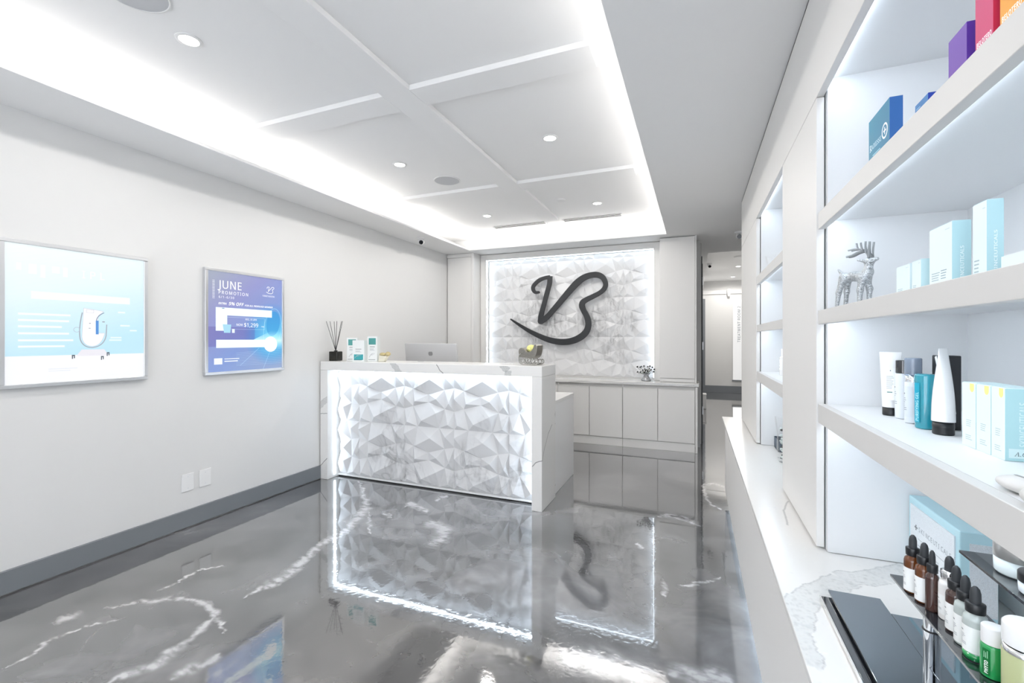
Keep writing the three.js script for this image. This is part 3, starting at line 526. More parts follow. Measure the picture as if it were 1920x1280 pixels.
  g.fillStyle = '#a9d9ee'; g.beginPath(); g.moveTo(w * 0.18, h * 0.525); g.lineTo(w * 0.285, h * 0.525); g.lineTo(w * 0.275, h * 0.61); g.lineTo(w * 0.195, h * 0.61); g.fill(); g.fillStyle = '#e8f4fb'; g.fillRect(w * 0.295, h * 0.57, w * 0.035, h * 0.04); g.fillStyle = '#3f5f9e'; g.fillRect(w * 0.17, h * 0.36, w * 0.03, h * 0.006);
  g.fillStyle = '#ffffff'; g.font = '24px sans-serif'; g.fillText('REG. $1,899', w * 0.47, h * 0.475, w * .23); g.font = '30px sans-serif'; g.fillText('NOW', w * 0.35, h * 0.535); g.font = '54px sans-serif'; g.fillText('$1,299', w * 0.45, h * 0.545, w * .23); g.font = '18px sans-serif'; g.fillText('/TAX', w * 0.69, h * 0.545);
  g.fillStyle = '#eef2fb'; g.fillRect(w * 0.075, h * 0.865, w * 0.1, h * 0.062); g.fillStyle = 'rgba(255,255,255,0.85)'; g.fillRect(w * 0.2, h * 0.87, w * 0.19, 8); g.fillRect(w * 0.2, h * 0.893, w * 0.17, 10);
});
lightbox(-1.10, -1.752, 1.03, 1.788, posterA, 'pale cyan light box poster with a white treatment machine', 0.72);
lightbox(-2.108, -2.762, 1.025, 1.79, posterB, 'blue and violet JUNE PROMOTION light box poster', 0.74);
for (const [z0, z1, label] of [[-1.967, -2.047, 'blank white wall plate nearer the posters, left of the pair'], [-2.084, -2.166, 'blank white wall plate on the desk side, right of the pair']]) {
  const t = thing('wall_plate', label, 'wall plate', [XL, 0.246, (z0 + z1) / 2], 'blank wall plates');
  bx(t, 'plate', M.whiteGloss, [XL, XL + 0.007], [0.247, 0.366], [z1, z0], 0.004);
  for (const y of [0.268, 0.345]) mesh(t, 'screw', new THREE.CylinderGeometry(0.003, 0.003, 0.002, 10).rotateZ(Math.PI / 2).translate(0.0075, y - 0.246, 0), M.alu);
}

// ------------------------------------------------------------------ generic small goods
const V2 = (a) => a.map((p) => new THREE.Vector2(...p));
const lathe = (p, n = 32) => new THREE.LatheGeometry(V2(p), n);
const ART = {};
function art(key, w, h, bg, draw) { return ART[key] ??= canvasTex(w, h, (g, W, H) => { g.fillStyle = bg; g.fillRect(0, 0, W, H); draw(g, W, H); }); }
const paper = (tex) => new THREE.MeshStandardMaterial({ map: tex, roughness: 0.45 });
const lines = (g, x, y, w, n, dy, c) => { g.fillStyle = c; for (let k = 0; k < n; k++) g.fillRect(x, y + k * dy, w * (0.6 + 0.4 * H2(k, n)), Math.max(1, dy * 0.35)); };
// a folding carton: front faces the room (-x), side faces the shop front (+z)
function carton(name, label, group, X, y0, hgt, Z, frontTex, sideTex, body, turn = 0) {
  const cx = (X[0] + X[1]) / 2, cz = (Z[0] + Z[1]) / 2, w = X[1] - X[0], d = Math.abs(Z[1] - Z[0]);
  const t = thing(name, label, 'box', [cx, y0, cz], group); t.rotation.y = turn;
  const plain = std(...body, 0.45), F = frontTex ? paper(frontTex) : plain, S = sideTex ? paper(sideTex) : plain;
  mesh(t, 'carton_body', new THREE.BoxGeometry(w, hgt, d).translate(0, hgt / 2, 0), [plain, F, plain, plain, S, plain]);
  mesh(t, 'lid_flap', new THREE.BoxGeometry(w * 0.96, 0.0012, d * 0.97).translate(0.0005, hgt + 0.0006, -d * 0.005), plain);
  return t;
}
// squeeze tube standing on its cap: round at the cap, flat at the crimp
function tubeGeo(r, h, wTop, n = 28, m = 14) {
  const pos = [], idx = [];
  for (let j = 0; j <= m; j++) { const f = j / m, rx = r + (wTop / 2 - r) * f, rz = r * (1 - f * f) + 0.0012; for (let i = 0; i < n; i++) { const a = i / n * 2 * Math.PI; pos.push(Math.cos(a) * rx, f * h, Math.sin(a) * rz); } }
  for (let j = 0; j < m; j++) for (let i = 0; i < n; i++) { const a = j * n + i, b = j * n + (i + 1) % n; idx.push(a, a + n, b, b, a + n, b + n); }
  const top = pos.length / 3; pos.push(0, h, 0); for (let i = 0; i < n; i++) idx.push(m * n + i, top, m * n + (i + 1) % n);
  const g = new THREE.BufferGeometry(); g.setAttribute('position', new THREE.BufferAttribute(new Float32Array(pos), 3)); g.setIndex(idx); g.computeVertexNormals(); return g;
}
const wrapLabel = (r, y0, y1, key, draw, bg = '#f4f4f2') => { // printed sleeve
  const g = new THREE.CylinderGeometry(r, r, y1 - y0, 36, 1, true).translate(0, (y0 + y1) / 2, 0); return [g, new THREE.MeshStandardMaterial({ map: art(key, 256, 128, bg, draw), roughness: 0.5, side: THREE.DoubleSide })];
};
const textRows = (g, w, h) => { for (const o of [0.1, 0.6]) { g.fillStyle = '#4b5058'; g.fillRect(w * o, h * 0.22, w * 0.16, 5); lines(g, w * o, h * 0.38, w * 0.22, 7, 8, '#9aa0a6'); g.fillStyle = '#3c4046'; g.fillRect(w * o, h * 0.9, w * 0.1, 4); } };
function sdfGeo(c, half, res, f) {
  const mc = new MarchingCubes(res, M.white, false, false, 60000); mc.isolation = 0; const s = mc.size ?? res, hs = s / 2;
  for (let k = 0; k < s; k++) for (let j = 0; j < s; j++) for (let i = 0; i < s; i++) mc.field[k * s * s + j * s + i] = -f(c[0] + half * (i - hs) / hs, c[1] + half * (j - hs) / hs, c[2] + half * (k - hs) / hs);
  mc.update();
  const n = mc.count ?? mc.geometry.drawRange.count, g = new THREE.BufferGeometry(), p = new Float32Array(mc.positionArray.slice(0, n * 3)), q = new Float32Array(mc.normalArray.slice(0, n * 3));
  for (let i = 0; i < n; i++) { p[3 * i] = c[0] + half * p[3 * i]; p[3 * i + 1] = c[1] + half * p[3 * i + 1]; p[3 * i + 2] = c[2] + half * p[3 * i + 2]; }
  g.setAttribute('position', new THREE.BufferAttribute(p, 3)); g.setAttribute('normal', new THREE.BufferAttribute(q, 3)); return g;
}
const capsule = (px, py, pz, a, b, ra, rb) => { const dx = b[0] - a[0], dy = b[1] - a[1], dz = b[2] - a[2], t = Math.max(0, Math.min(1, ((px - a[0]) * dx + (py - a[1]) * dy + (pz - a[2]) * dz) / (dx * dx + dy * dy + dz * dz))); return Math.hypot(px - a[0] - dx * t, py - a[1] - dy * t, pz - a[2] - dz * t) - (ra + (rb - ra) * t); };
const smin = (a, b, k) => { const h = Math.max(k - Math.abs(a - b), 0) / k; return Math.min(a, b) - h * h * k * 0.25; };

// ------------------------------------------------------------------ on the reception desk
const DT = 1.0805;
{
  const t = thing('reed_diffuser', 'black marble-pattern cube diffuser with thin black reeds', 'diffuser', [-3.11, DT, -3.27]); t.rotation.y = 0.2;
  const tex = canvasTex(128, 128, (g, w, h) => { g.fillStyle = '#15140f'; g.fillRect(0, 0, w, h); for (let k = 0; k < 60; k++) { g.strokeStyle = `rgba(${140 + rnd() * 60},${125 + rnd() * 50},${95 + rnd() * 40},${0.2 + rnd() * 0.5})`; g.lineWidth = 0.6 + rnd(); g.beginPath(); const x = rnd() * w, y = rnd() * h; g.moveTo(x, y); g.lineTo(x + (rnd() - 0.5) * 40, y + (rnd() - 0.5) * 30); g.stroke(); } });
  mesh(t, 'holder', new RoundedBoxGeometry(0.088, 0.088, 0.088, 2, 0.007).translate(0, 0.044, 0), new THREE.MeshPhysicalMaterial({ map: tex, roughness: 0.25 }));
  mesh(t, 'neck', new THREE.CylinderGeometry(0.016, 0.016, 0.01, 20).translate(0, 0.092, 0), M.black);
  for (const [dx, dz] of [[-0.085, 0.02], [-0.035, -0.03], [0.03, 0.03], [0.045, -0.02], [0.075, 0.01], [-0.06, 0.0]]) mesh(t, 'reed', new THREE.TubeGeometry(new THREE.LineCurve3(new THREE.Vector3(dx * -0.1, 0.06, dz * -0.1), new THREE.Vector3(dx, 0.368, dz)), 1, 0.0022, 8), M.black);
}
{
  const bands = (top) => (g, w, h) => { g.fillStyle = top ? '#4f9d98' : '#37a3a8'; if (top) g.fillRect(w * 0.14, h * 0.06, w * 0.72, h * 0.26); else g.fillRect(w * 0.12, h * 0.66, w * 0.78, h * 0.26); g.fillStyle = '#6a6f70'; g.fillRect(w * 0.25, h * 0.40, w * 0.5, 5); lines(g, w * 0.25, h * 0.48, w * 0.5, 3, 8, '#a9adb0'); g.strokeStyle = '#b9b9bd'; g.lineWidth = 2; for (let k = 0; k < 5; k++) { g.beginPath(); g.arc(w * (0.4 + 0.05 * k), h * 0.85, 26 + 5 * k, 3.3, 5.2); g.stroke(); } g.fillStyle = '#4a4f52'; g.fillRect(w * 0.1, h * 0.92, w * 0.7, 4); };
  const a1 = art('deskTop', 128, 256, '#eceeed', bands(true)), a2 = art('deskLow', 128, 256, '#eef0ef', bands(false));
  const mk = (label, x, z, w, h, d, tex, turn) => { const t = thing('skincare_carton', label, 'box', [x, DT, z], 'skincare boxes on the desk'); t.rotation.y = turn; const p = std(0.72, 0.76, 0.76, 0.5); mesh(t, 'carton_body', new THREE.BoxGeometry(w, h, d).translate(0, h / 2, 0), [p, p, p, p, paper(tex), p]); mesh(t, 'lid_flap', new THREE.BoxGeometry(w * 0.97, 0.0015, d * 0.95).translate(0, h + 0.0008, 0), p); };
  mk('white box with green panel at the top, behind the middle box', -2.965, -3.335, 0.10, 0.212, 0.045, a1, 0.35);
  mk('white box with teal band near its foot, front of the three on the desk', -2.812, -3.25, 0.115, 0.190, 0.05, a2, 0.2);
  mk('white box with pale green panel at the top, right of the three on the desk', -2.705, -3.31, 0.105, 0.224, 0.045, a1, 0.05);
}
{
  const t = thing('desk_ornament', 'small gold and white folded ornament beside the desk boxes', 'ornament', [-2.58, DT, -3.32]), gold = std(0.62, 0.52, 0.28, 0.3, { metalness: 0.7 });
  mesh(t, 'leaf', new THREE.ExtrudeGeometry(new THREE.Shape(V2([[-0.055, 0], [0.0, 0.0], [0.035, 0.045], [-0.05, 0.05]])), { depth: 0.03, bevelEnabled: true, bevelSize: 0.003, bevelThickness: 0.003, bevelSegments: 1 }).translate(0, 0.003, 0), std(0.75, 0.72, 0.6, 0.4));
  mesh(t, 'bow', new THREE.SphereGeometry(0.022, 20, 14).scale(1.6, 0.7, 1).translate(-0.02, 0.066, 0.015), gold); mesh(t, 'bow', new THREE.SphereGeometry(0.022, 20, 14).scale(1.2, 0.9, 1).translate(0.035, 0.07, 0.015), gold);
}
{
  const t = thing('computer_monitor', 'silver all-in-one computer seen from behind over the desk', 'computer', [-2.475, 0.7745, -3.93]), al = std(0.62, 0.62, 0.63, 0.42, { metalness: 0.35 });
  const b = new THREE.Group(); b.name = 'display_body'; b.position.set(0, 0.10, 0); b.rotation.x = 0.12; t.add(b);
  mesh(b, 'shell', new RoundedBoxGeometry(0.61, 0.365, 0.016, 3, 0.008).translate(0, 0.185, 0), al);
  mesh(b, 'screen', new THREE.PlaneGeometry(0.58, 0.33).rotateY(Math.PI).translate(0, 0.195, -0.0085), M.blackGloss);
  const mk = new THREE.Shape(); mk.moveTo(0, -0.02); mk.bezierCurveTo(0.02, -0.03, 0.032, 0.0, 0.02, 0.016); mk.bezierCurveTo(0.012, 0.024, 0.006, 0.018, 0, 0.017); mk.bezierCurveTo(-0.008, 0.02, -0.016, 0.022, -0.022, 0.012); mk.bezierCurveTo(-0.03, -0.004, -0.018, -0.03, 0, -0.02);
  mesh(b, 'rear_mark', new THREE.ExtrudeGeometry(mk, { depth: 0.0015, bevelEnabled: false }).translate(0, 0.265, 0.0081), std(0.32, 0.32, 0.33, 0.3, { metalness: 0.6 }));
  mesh(t, 'stand_foot', new RoundedBoxGeometry(0.2, 0.006, 0.18, 2, 0.003).translate(0, 0.004, 0.02), al); const sn = mesh(t, 'stand_neck', new RoundedBoxGeometry(0.16, 0.2, 0.006, 2, 0.002).translate(0, 0.1, 0), al); sn.position.set(0, 0.004, 0.06); sn.rotation.x = -0.2;
}
{
  const t = thing('acrylic_holder', 'clear acrylic leaflet holder beside the silver sleigh', 'holder', [-1.40, DT, -3.33]);
  bx(t, 'front_plate', M.glass, [-1.45, -1.34], [DT, DT + 0.12], [-3.318, -3.316]); bx(t, 'back_plate', M.glass, [-1.45, -1.34], [DT, DT + 0.125], [-3.36, -3.358]); bx(t, 'base_plate', M.glass, [-1.45, -1.34], [DT, DT + 0.003], [-3.36, -3.316]);
  for (const x of [-1.45, -1.342]) bx(t, 'side_plate', M.glass, [x, x + 0.002], [DT, DT + 0.11], [-3.358, -3.318]);
}
const sleighSilver = (() => {
  const tex = canvasTex(128, 128, (g, w, h) => { g.fillStyle = '#85817a'; g.fillRect(0, 0, w, h); for (let k = 0; k < 900; k++) { const v = 60 + rnd() * 180; g.fillStyle = `rgba(${v},${v * 0.98},${v * 0.93},0.6)`; g.fillRect(rnd() * w, rnd() * h, 2, 2); } }, true); tex.repeat.set(12, 12);
  return new THREE.MeshPhysicalMaterial({ map: tex, bumpMap: tex, bumpScale: 0.0012, roughness: 0.3, metalness: 0.55 });
})();
const runnerSilver = std(0.42, 0.41, 0.39, 0.25, { metalness: 0.8 });
{
  const t = thing('sleigh_ornament', 'small silver sleigh with scrolled runners on the desk corner', 'ornament', [-1.20, DT, -3.325]); t.rotation.y = -0.28;
  const body = new THREE.Shape(); body.moveTo(-0.075, 0.062); body.quadraticCurveTo(-0.10, 0.125, -0.062, 0.130); body.quadraticCurveTo(-0.035, 0.128, -0.02, 0.108); body.quadraticCurveTo(0.0, 0.088, 0.03, 0.105); body.quadraticCurveTo(0.055, 0.12, 0.062, 0.152); body.lineTo(0.075, 0.157); body.lineTo(0.086, 0.150); body.quadraticCurveTo(0.084, 0.10, 0.070, 0.075); body.quadraticCurveTo(0.058, 0.056, 0.04, 0.056); body.closePath();
  mesh(t, 'body', new THREE.ExtrudeGeometry(body, { depth: 0.074, bevelEnabled: true, bevelSize: 0.004, bevelThickness: 0.004, bevelSegments: 2, curveSegments: 10 }).translate(0, 0, -0.037), sleighSilver);
  for (const z of [-0.042, 0.042]) {
    const c = new THREE.CatmullRomCurve3([[-0.058, 0.088], [-0.078, 0.078], [-0.084, 0.05], [-0.078, 0.02], [-0.055, 0.006], [0, 0.005], [0.06, 0.006], [0.088, 0.012], [0.097, 0.03], [0.088, 0.044], [0.074, 0.04]].map(([x, y]) => new THREE.Vector3(x, y, z)));
    mesh(t, 'runner', new THREE.TubeGeometry(c, 60, 0.005, 8), runnerSilver);
    for (const [x, y, r] of [[-0.048, 0.034, 0.017], [-0.012, 0.03, 0.02], [0.026, 0.032, 0.018], [0.06, 0.028, 0.016]]) mesh(t, 'scroll', new THREE.TorusGeometry(r, 0.0038, 8, 24).translate(x, y, z), runnerSilver);
  }
  const y = thing('tissue_filling', 'yellow crumpled tissue lying in the silver sleigh', 'tissue', [-1.192, DT + 0.10, -3.325]);
  const g = new THREE.IcosahedronGeometry(1, 3), p = g.attributes.position; for (let i = 0; i < p.count; i++) { const x = p.getX(i), yy = p.getY(i), z = p.getZ(i), k = 0.8 + 0.45 * fbm(x * 2.5 + 5 + z, yy * 2.5 + 9 + z * 1.3, 3); p.setXYZ(i, x * k * 0.036, yy * k * 0.030, z * k * 0.030); } g.computeVertexNormals();
  const tm = std(0.82, 0.80, 0.30, 0.7); tm.flatShading = true; mesh(y, 'crumple', g.translate(0, 0.028, 0), tm);
}
{
  const o = [-0.55, 0.7855, -5.585], t = thing('flower_pot', 'small silver pot of white artificial flowers on the back worktop', 'plant', o);
  const sp = canvasTex(128, 64, (g, w, h) => { g.fillStyle = '#b9bbbe'; g.fillRect(0, 0, w, h); for (let k = 0; k < 260; k++) { const v = rnd() < 0.5 ? 30 : 235; g.fillStyle = `rgba(${v},${v},${v},0.7)`; g.fillRect(rnd() * w, rnd() * h, 3, 2); } });
  mesh(t, 'pot', lathe([[0, 0], [0.055, 0], [0.062, 0.012], [0.05, 0.03], [0.03, 0.055], [0.028, 0.07], [0.055, 0.092], [0.05, 0.092], [0.02, 0.07]], 28), new THREE.MeshPhysicalMaterial({ map: sp, roughness: 0.25, metalness: 0.6 }));
  for (let k = 0; k < 22; k++) {
    const a = k * 2.4, r = 0.024 + 0.012 * (k % 5), y = 0.105 + 0.085 * rnd() - r * 0.3, x = Math.cos(a) * r * 1.5, z = Math.sin(a) * r * 1.1, f = new THREE.Group(); f.name = 'flower'; f.position.set(x, y, z); t.add(f);
    mesh(f, 'blossom', new THREE.IcosahedronGeometry(0.017, 1).scale(1, 0.75, 1), M.white); mesh(f, 'centre', new THREE.SphereGeometry(0.0095, 10, 8).translate(0.004, 0.003, 0.0125), M.black);
    mesh(f, 'stem', new THREE.TubeGeometry(new THREE.LineCurve3(new THREE.Vector3(0, -0.008, 0), new THREE.Vector3(-x * 0.85, 0.08 - y, -z * 0.85)), 1, 0.0022, 6), std(0.12, 0.16, 0.1, 0.6));
  }
}

// ------------------------------------------------------------------ on the shelves of the near bay
const S1 = 1.0755, S2 = 1.3725, S3 = 1.6835;
const brandFront = (name, sub, size, yb) => (g, w, h) => { g.fillStyle = '#ffffff'; g.font = `bold ${size}px sans-serif`; g.fillText(name, w * 0.08, h * yb, w * 0.8); g.font = `${size * 0.45}px sans-serif`; g.fillText(sub, w * 0.2, h * yb + size * 0.8, w * 0.5); g.strokeStyle = '#ffffff'; };
{
  const a = art('tealBox', 256, 300, '#1f86a6', (g, w, h) => { const q = g.createLinearGradient(0, 0, w, h); q.addColorStop(0, '#2b8fae'); q.addColorStop(1, '#15729c'); g.fillStyle = q; g.fillRect(0, 0, w, h); g.fillStyle = '#dff3f8'; g.font = '44px serif'; g.fillText('R', w * 0.04, h * 0.50); g.font = '30px serif'; g.fillText('ADIESSE', w * 0.14, h * 0.485, w * 0.5); g.strokeStyle = '#ffffff'; g.lineWidth = 9; g.beginPath(); g.arc(w * 0.78, h * 0.40, 30, 0, 7); g.stroke(); g.fillStyle = '#fff'; g.fillRect(w * 0.78 - 16, h * 0.40 - 4, 32, 8); g.fillRect(w * 0.78 - 4, h * 0.40 - 16, 8, 32); lines(g, w * 0.2, h * 0.58, w * 0.5, 4, 14, '#9fd0df'); });
  carton('filler_carton', 'large teal blue carton marked with a white plus sign, top shelf', 'cartons on the top shelf', [0.42, 0.445], S3, 0.164, [-1.449, -1.312], a, null, [0.03, 0.14, 0.42]);
  const b = art('smallBlue', 192, 160, '#1d76b8', (g, w, h) => { g.fillStyle = '#fff'; g.font = 'bold 26px sans-serif'; g.fillText('BELOTERO', w * 0.08, h * 0.36, w * 0.8); lines(g, w * 0.08, h * 0.12, w * 0.4, 2, 10, '#9cc8e8'); });
  carton('filler_carton', 'small low blue carton right of the teal one, top shelf', 'cartons on the top shelf', [0.42, 0.440], S3, 0.078, [-1.179, -1.123], b, null, [0.02, 0.07, 0.42]);
  const bel = (bg) => (g, w, h) => { g.fillStyle = '#fff'; g.font = 'bold 34px sans-serif'; g.fillText('BELOTERO', w * 0.06, h * 0.50, w * 0.86); g.font = '15px sans-serif'; g.fillText('balance', w * 0.3, h * 0.57); g.strokeStyle = '#fff'; g.lineWidth = 7; g.beginPath(); g.arc(w * 0.22, h * 0.74, 22, 0, 7); g.stroke(); g.fillRect(w * 0.22 - 12, h * 0.74 - 3, 24, 6); g.fillRect(w * 0.22 - 3, h * 0.74 - 12, 6, 24); };
  carton('filler_carton', 'violet carton with white lettering, top shelf', 'cartons on the top shelf', [0.445, 0.457], S3, 0.160, [-1.108, -1.046], art('violet', 192, 420, '#6a35a8', bel()), null, [0.08, 0.015, 0.30]);
  carton('filler_carton', 'magenta carton between the violet and orange ones, top shelf', 'cartons on the top shelf', [0.445, 0.455], S3, 0.185, [-1.019, -0.969], art('magenta', 192, 480, '#cf2f6c', bel()), null, [0.52, 0.008, 0.06]);
  carton('filler_carton', 'orange carton at the photo edge, top shelf', 'cartons on the top shelf', [0.445, 0.457], S3, 0.185, [-0.951, -0.895], art('orange', 192, 480, '#f4a52c', bel()), null, [0.86, 0.42, 0.02]);
}
{
  const pale = (big) => (g, w, h) => { lines(g, w * 0.1, h * 0.72, w * 0.5, 4, 12, '#9fb4bb'); if (big) { lines(g, w * 0.52, h * 0.70, w * 0.34, 4, 13, '#8fa7b0'); } g.fillStyle = '#c2d4da'; g.fillRect(w * 0.7, h * 0.08, w * 0.2, 3); };
  const side = (g, w, h) => { g.save(); g.translate(w * 0.62, h * 0.95); g.rotate(-Math.PI / 2); g.fillStyle = 'rgba(255,255,255,0.85)'; g.font = '34px sans-serif'; g.fillText('SKINCEUTICALS', 0, 0, h * 0.66); g.restore(); };
  const f = art('pale', 192, 256, '#e3f1f5', pale(false)), fb = art('paleBig', 256, 320, '#e6f2f8', pale(true)), s = art('paleSide', 128, 420, '#b4d8de', side);
  const body = [0.58, 0.77, 0.80], G = 'pale skincare cartons on the middle shelf';
  carton('skincare_carton', 'small pale carton nearest the reindeer, middle shelf', G, [0.42, 0.432], S2, 0.068, [-1.273, -1.204], f, null, [0.74, 0.86, 0.88]);
  carton('skincare_carton', 'small pale carton with aqua side touching the big one, middle shelf', G, [0.42, 0.434], S2, 0.069, [-1.194, -1.153], f, null, body);
  carton('skincare_carton', 'broad pale carton with aqua lettered side, middle shelf', G, [0.42, 0.446], S2, 0.117, [-1.117, -1.034], fb, s, [0.55, 0.75, 0.79]);
  carton('skincare_carton', 'tallest pale carton with aqua lettered side, middle shelf', G, [0.42, 0.440], S2, 0.125, [-0.969, -0.931], f, s, [0.55, 0.75, 0.79]);
  carton('skincare_carton', 'low flat white carton at the photo edge, middle shelf', G, [0.42, 0.50], S2, 0.030, [-0.895, -0.78], f, null, [0.8, 0.83, 0.86]);
}
{ // glitter reindeer
  const J = { rf1: [0.004, 0.0062], rf2: [0.016, 0.0062], rk1: [0.009, 0.044], rk2: [0.019, 0.047], hip: [0.022, 0.086], tail0: [0.014, 0.097], tail1: [0.002, 0.112], mid: [0.045, 0.088], sh: [0.071, 0.082], fk1: [0.066, 0.046], fk2: [0.079, 0.05], ff1: [0.064, 0.0062], ff2: [0.077, 0.0062], nb: [0.080, 0.095], nt: [0.083, 0.117], hd: [0.084, 0.125], nose: [0.103, 0.129], ear: [0.064, 0.130] };
  const z = 0.010, B = [['hip', 'mid', .0145, .0125, 0, 0], ['mid', 'sh', .0125, .016, 0, 0], ['sh', 'nb', .016, .0125, 0, 0], ['nb', 'nt', .0115, .0085, 0, 0], ['nt', 'hd', .009, .0095, 0, 0], ['hd', 'nose', .0092, .0045, 0, 0], ['tail0', 'tail1', .006, .0025, 0, 0], ['hip', 'rk1', .011, .0062, z, z], ['rk1', 'rf1', .0062, .005, z, z], ['hip', 'rk2', .011, .0062, -z, -z], ['rk2', 'rf2', .0062, .005, -z, -z], ['sh', 'fk1', .0105, .0068, z * .8, z], ['fk1', 'ff1', .0068, .0052, z, z], ['sh', 'fk2', .0105, .0068, -z * .8, -z], ['fk2', 'ff2', .0068, .0052, -z, -z], ['hd', 'ear', .006, .003, 0.004, 0.016]];
  const bones = B.map(([a, b, ra, rb, za, zb]) => [[...J[a], za], [...J[b], zb], ra, rb]);
  const g = sdfGeo([0.053, 0.068, 0], 0.085, 72, (x, y, zz) => { let d = 1; for (const [a, b, ra, rb] of bones) d = smin(d, capsule(x, y, zz, a, b, ra, rb), 0.007); return d; });
  const tex = canvasTex(256, 256, (c, w, h) => { c.fillStyle = '#c9cdd0'; c.fillRect(0, 0, w, h); for (let k = 0; k < 7000; k++) { const v = 70 + rnd() * 170; c.fillStyle = `rgb(${v},${v + 2},${v + 3})`; c.fillRect(rnd() * w, rnd() * h, 2.4, 2.4); } }, true); tex.repeat.set(9, 9);
  const gm = new THREE.MeshPhysicalMaterial({ map: tex, bumpMap: tex, bumpScale: 0.001, roughness: 0.34, metalness: 0.5 });
  const uv = new Float32Array(g.attributes.position.count * 2); for (let i = 0; i < uv.length / 2; i++) { uv[2 * i] = g.attributes.position.getX(i) + g.attributes.position.getZ(i); uv[2 * i + 1] = g.attributes.position.getY(i); } g.setAttribute('uv', new THREE.BufferAttribute(uv, 2));
  const t = thing('reindeer_figurine', 'silver glitter reindeer figurine with swept antlers on the middle shelf', 'figurine', [0.388, S2, -1.598]); t.rotation.y = -Math.PI / 4;
  tex.repeat.set(12, 12); mesh(t, 'body', g, gm);
  const A = (pts, r, zz) => mesh(t, 'antler', new THREE.TubeGeometry(new THREE.CatmullRomCurve3(pts.map(([x, y]) => new THREE.Vector3(x, y, zz))), 24, r, 8), gm);
  for (const zz of [-0.006, 0.007]) {
    A([[0.087, 0.132], [0.083, 0.146], [0.074, 0.154], [0.058, 0.153], [0.042, 0.147], [0.028, 0.146]], 0.0032, zz);
    A([[0.074, 0.154], [0.064, 0.161], [0.048, 0.164], [0.034, 0.163]], 0.0024, zz * 1.3);
    for (const [x0, y0, x1, y1] of [[0.088, 0.134, 0.090, 0.178], [0.081, 0.148, 0.080, 0.180], [0.073, 0.155, 0.068, 0.179], [0.062, 0.16, 0.057, 0.179]]) A([[x0, y0], [(x0 + x1) / 2 - 0.001, (y0 + y1) / 2], [x1, y1]], 0.0026, zz * 1.5);
  }
}
// bottles and tubes on the lowest shelf
{
  const t = thing('cream_tube', 'white flat tube with black cap at the back of the bottle group', 'tube', [0.487, S1, -1.515], 'toiletries on the lowest shelf'); t.rotation.y = -0.31;
  mesh(t, 'cap', lathe([[0, 0], [0.0165, 0], [0.0175, 0.002], [0.0175, 0.022], [0, 0.022]]), M.black); mesh(t, 'tube_body', tubeGeo(0.018, 0.148, 0.047).translate(0, 0.022, 0), M.whiteGloss);
  const p = mesh(t, 'printing', new THREE.PlaneGeometry(0.024, 0.085), new THREE.MeshStandardMaterial({ map: art('tubePrint', 128, 320, '#eceeef', (g, w, h) => { g.fillStyle = '#2f3338'; g.fillRect(w * 0.45, h * 0.06, 10, 10); lines(g, w * 0.15, h * 0.25, w * 0.7, 9, 15, '#a5abb0'); g.fillStyle = '#2c6d66'; g.fillRect(w * 0.2, h * 0.74, w * 0.45, 9); }), roughness: 0.4 })); p.position.set(0, 0.085, 0.0195); p.rotation.x = -0.12;
}
{
  const t = thing('toner_bottle', 'frosted white bottle with shiny black cap beside the flat tube', 'bottle', [0.497, S1, -1.462], 'toiletries on the lowest shelf');
  mesh(t, 'bottle_body', lathe([[0, 0], [0.016, 0], [0.0175, 0.003], [0.0175, 0.112], [0.015, 0.117], [0, 0.117]]), std(0.74, 0.78, 0.83, 0.35)); mesh(t, 'cap', lathe([[0.0155, 0.117], [0.0165, 0.118], [0.0165, 0.149], [0.015, 0.151], [0, 0.151]]), M.blackGloss);
  const [g, m] = wrapLabel(0.0177, 0.02, 0.1, 'tonerPrint', textRows, '#dfe4ea'); mesh(t, 'printing', g, m);
}
{
  const t = thing('serum_bottle', 'frosted bottle with clear overcap and silver collar', 'bottle', [0.492, S1, -1.392], 'toiletries on the lowest shelf');
  mesh(t, 'bottle_body', lathe([[0, 0], [0.015, 0], [0.0165, 0.003], [0.0165, 0.1], [0, 0.1]]), std(0.72, 0.76, 0.81, 0.3)); mesh(t, 'collar', lathe([[0.0145, 0.1], [0.015, 0.101], [0.015, 0.118], [0, 0.118]]), M.chrome);
  mesh(t, 'overcap', lathe([[0.0168, 0.118], [0.0168, 0.157], [0.015, 0.159], [0, 0.159]]), std(0.42, 0.48, 0.58, 0.12, { transmission: 0.5, thickness: 0 })); mesh(t, 'pump', lathe([[0.009, 0.118], [0.009, 0.15], [0, 0.15]]), std(0.12, 0.16, 0.24, 0.3));
  const [g, m] = wrapLabel(0.0167, 0.015, 0.09, 'serumPrint', textRows, '#d8dee5'); mesh(t, 'printing', g, m);
}
{
  const t = thing('gel_bottle', 'see-through turquoise bottle in front of the black carton', 'bottle', [0.489, S1, -1.318], 'toiletries on the lowest shelf'), teal = std(0.04, 0.50, 0.62, 0.08, { transmission: 0.45, thickness: 0, clearcoat: 1 });
  mesh(t, 'bottle_body', lathe([[0, 0], [0.018, 0], [0.0195, 0.003], [0.0205, 0.12], [0.0195, 0.125], [0, 0.126]]), teal); mesh(t, 'inner_liquid', lathe([[0, 0.004], [0.016, 0.004], [0.0165, 0.108], [0, 0.109]]), std(0.05, 0.52, 0.64, 0.3));
  const p = mesh(t, 'printing', new THREE.PlaneGeometry(0.09, 0.012), new THREE.MeshStandardMaterial({ map: art('gelPrint', 320, 44, '#1aa0bb', (g, w, h) => { g.fillStyle = '#d6f4fa'; g.font = '34px sans-serif'; g.fillText('PURIFYING GEL', 8, 34, w * 0.94); }), roughness: 0.3 })); p.rotation.set(0, -1.15, 0); p.rotateZ(Math.PI / 2); p.position.set(-0.0192, 0.06, 0.0085);
}
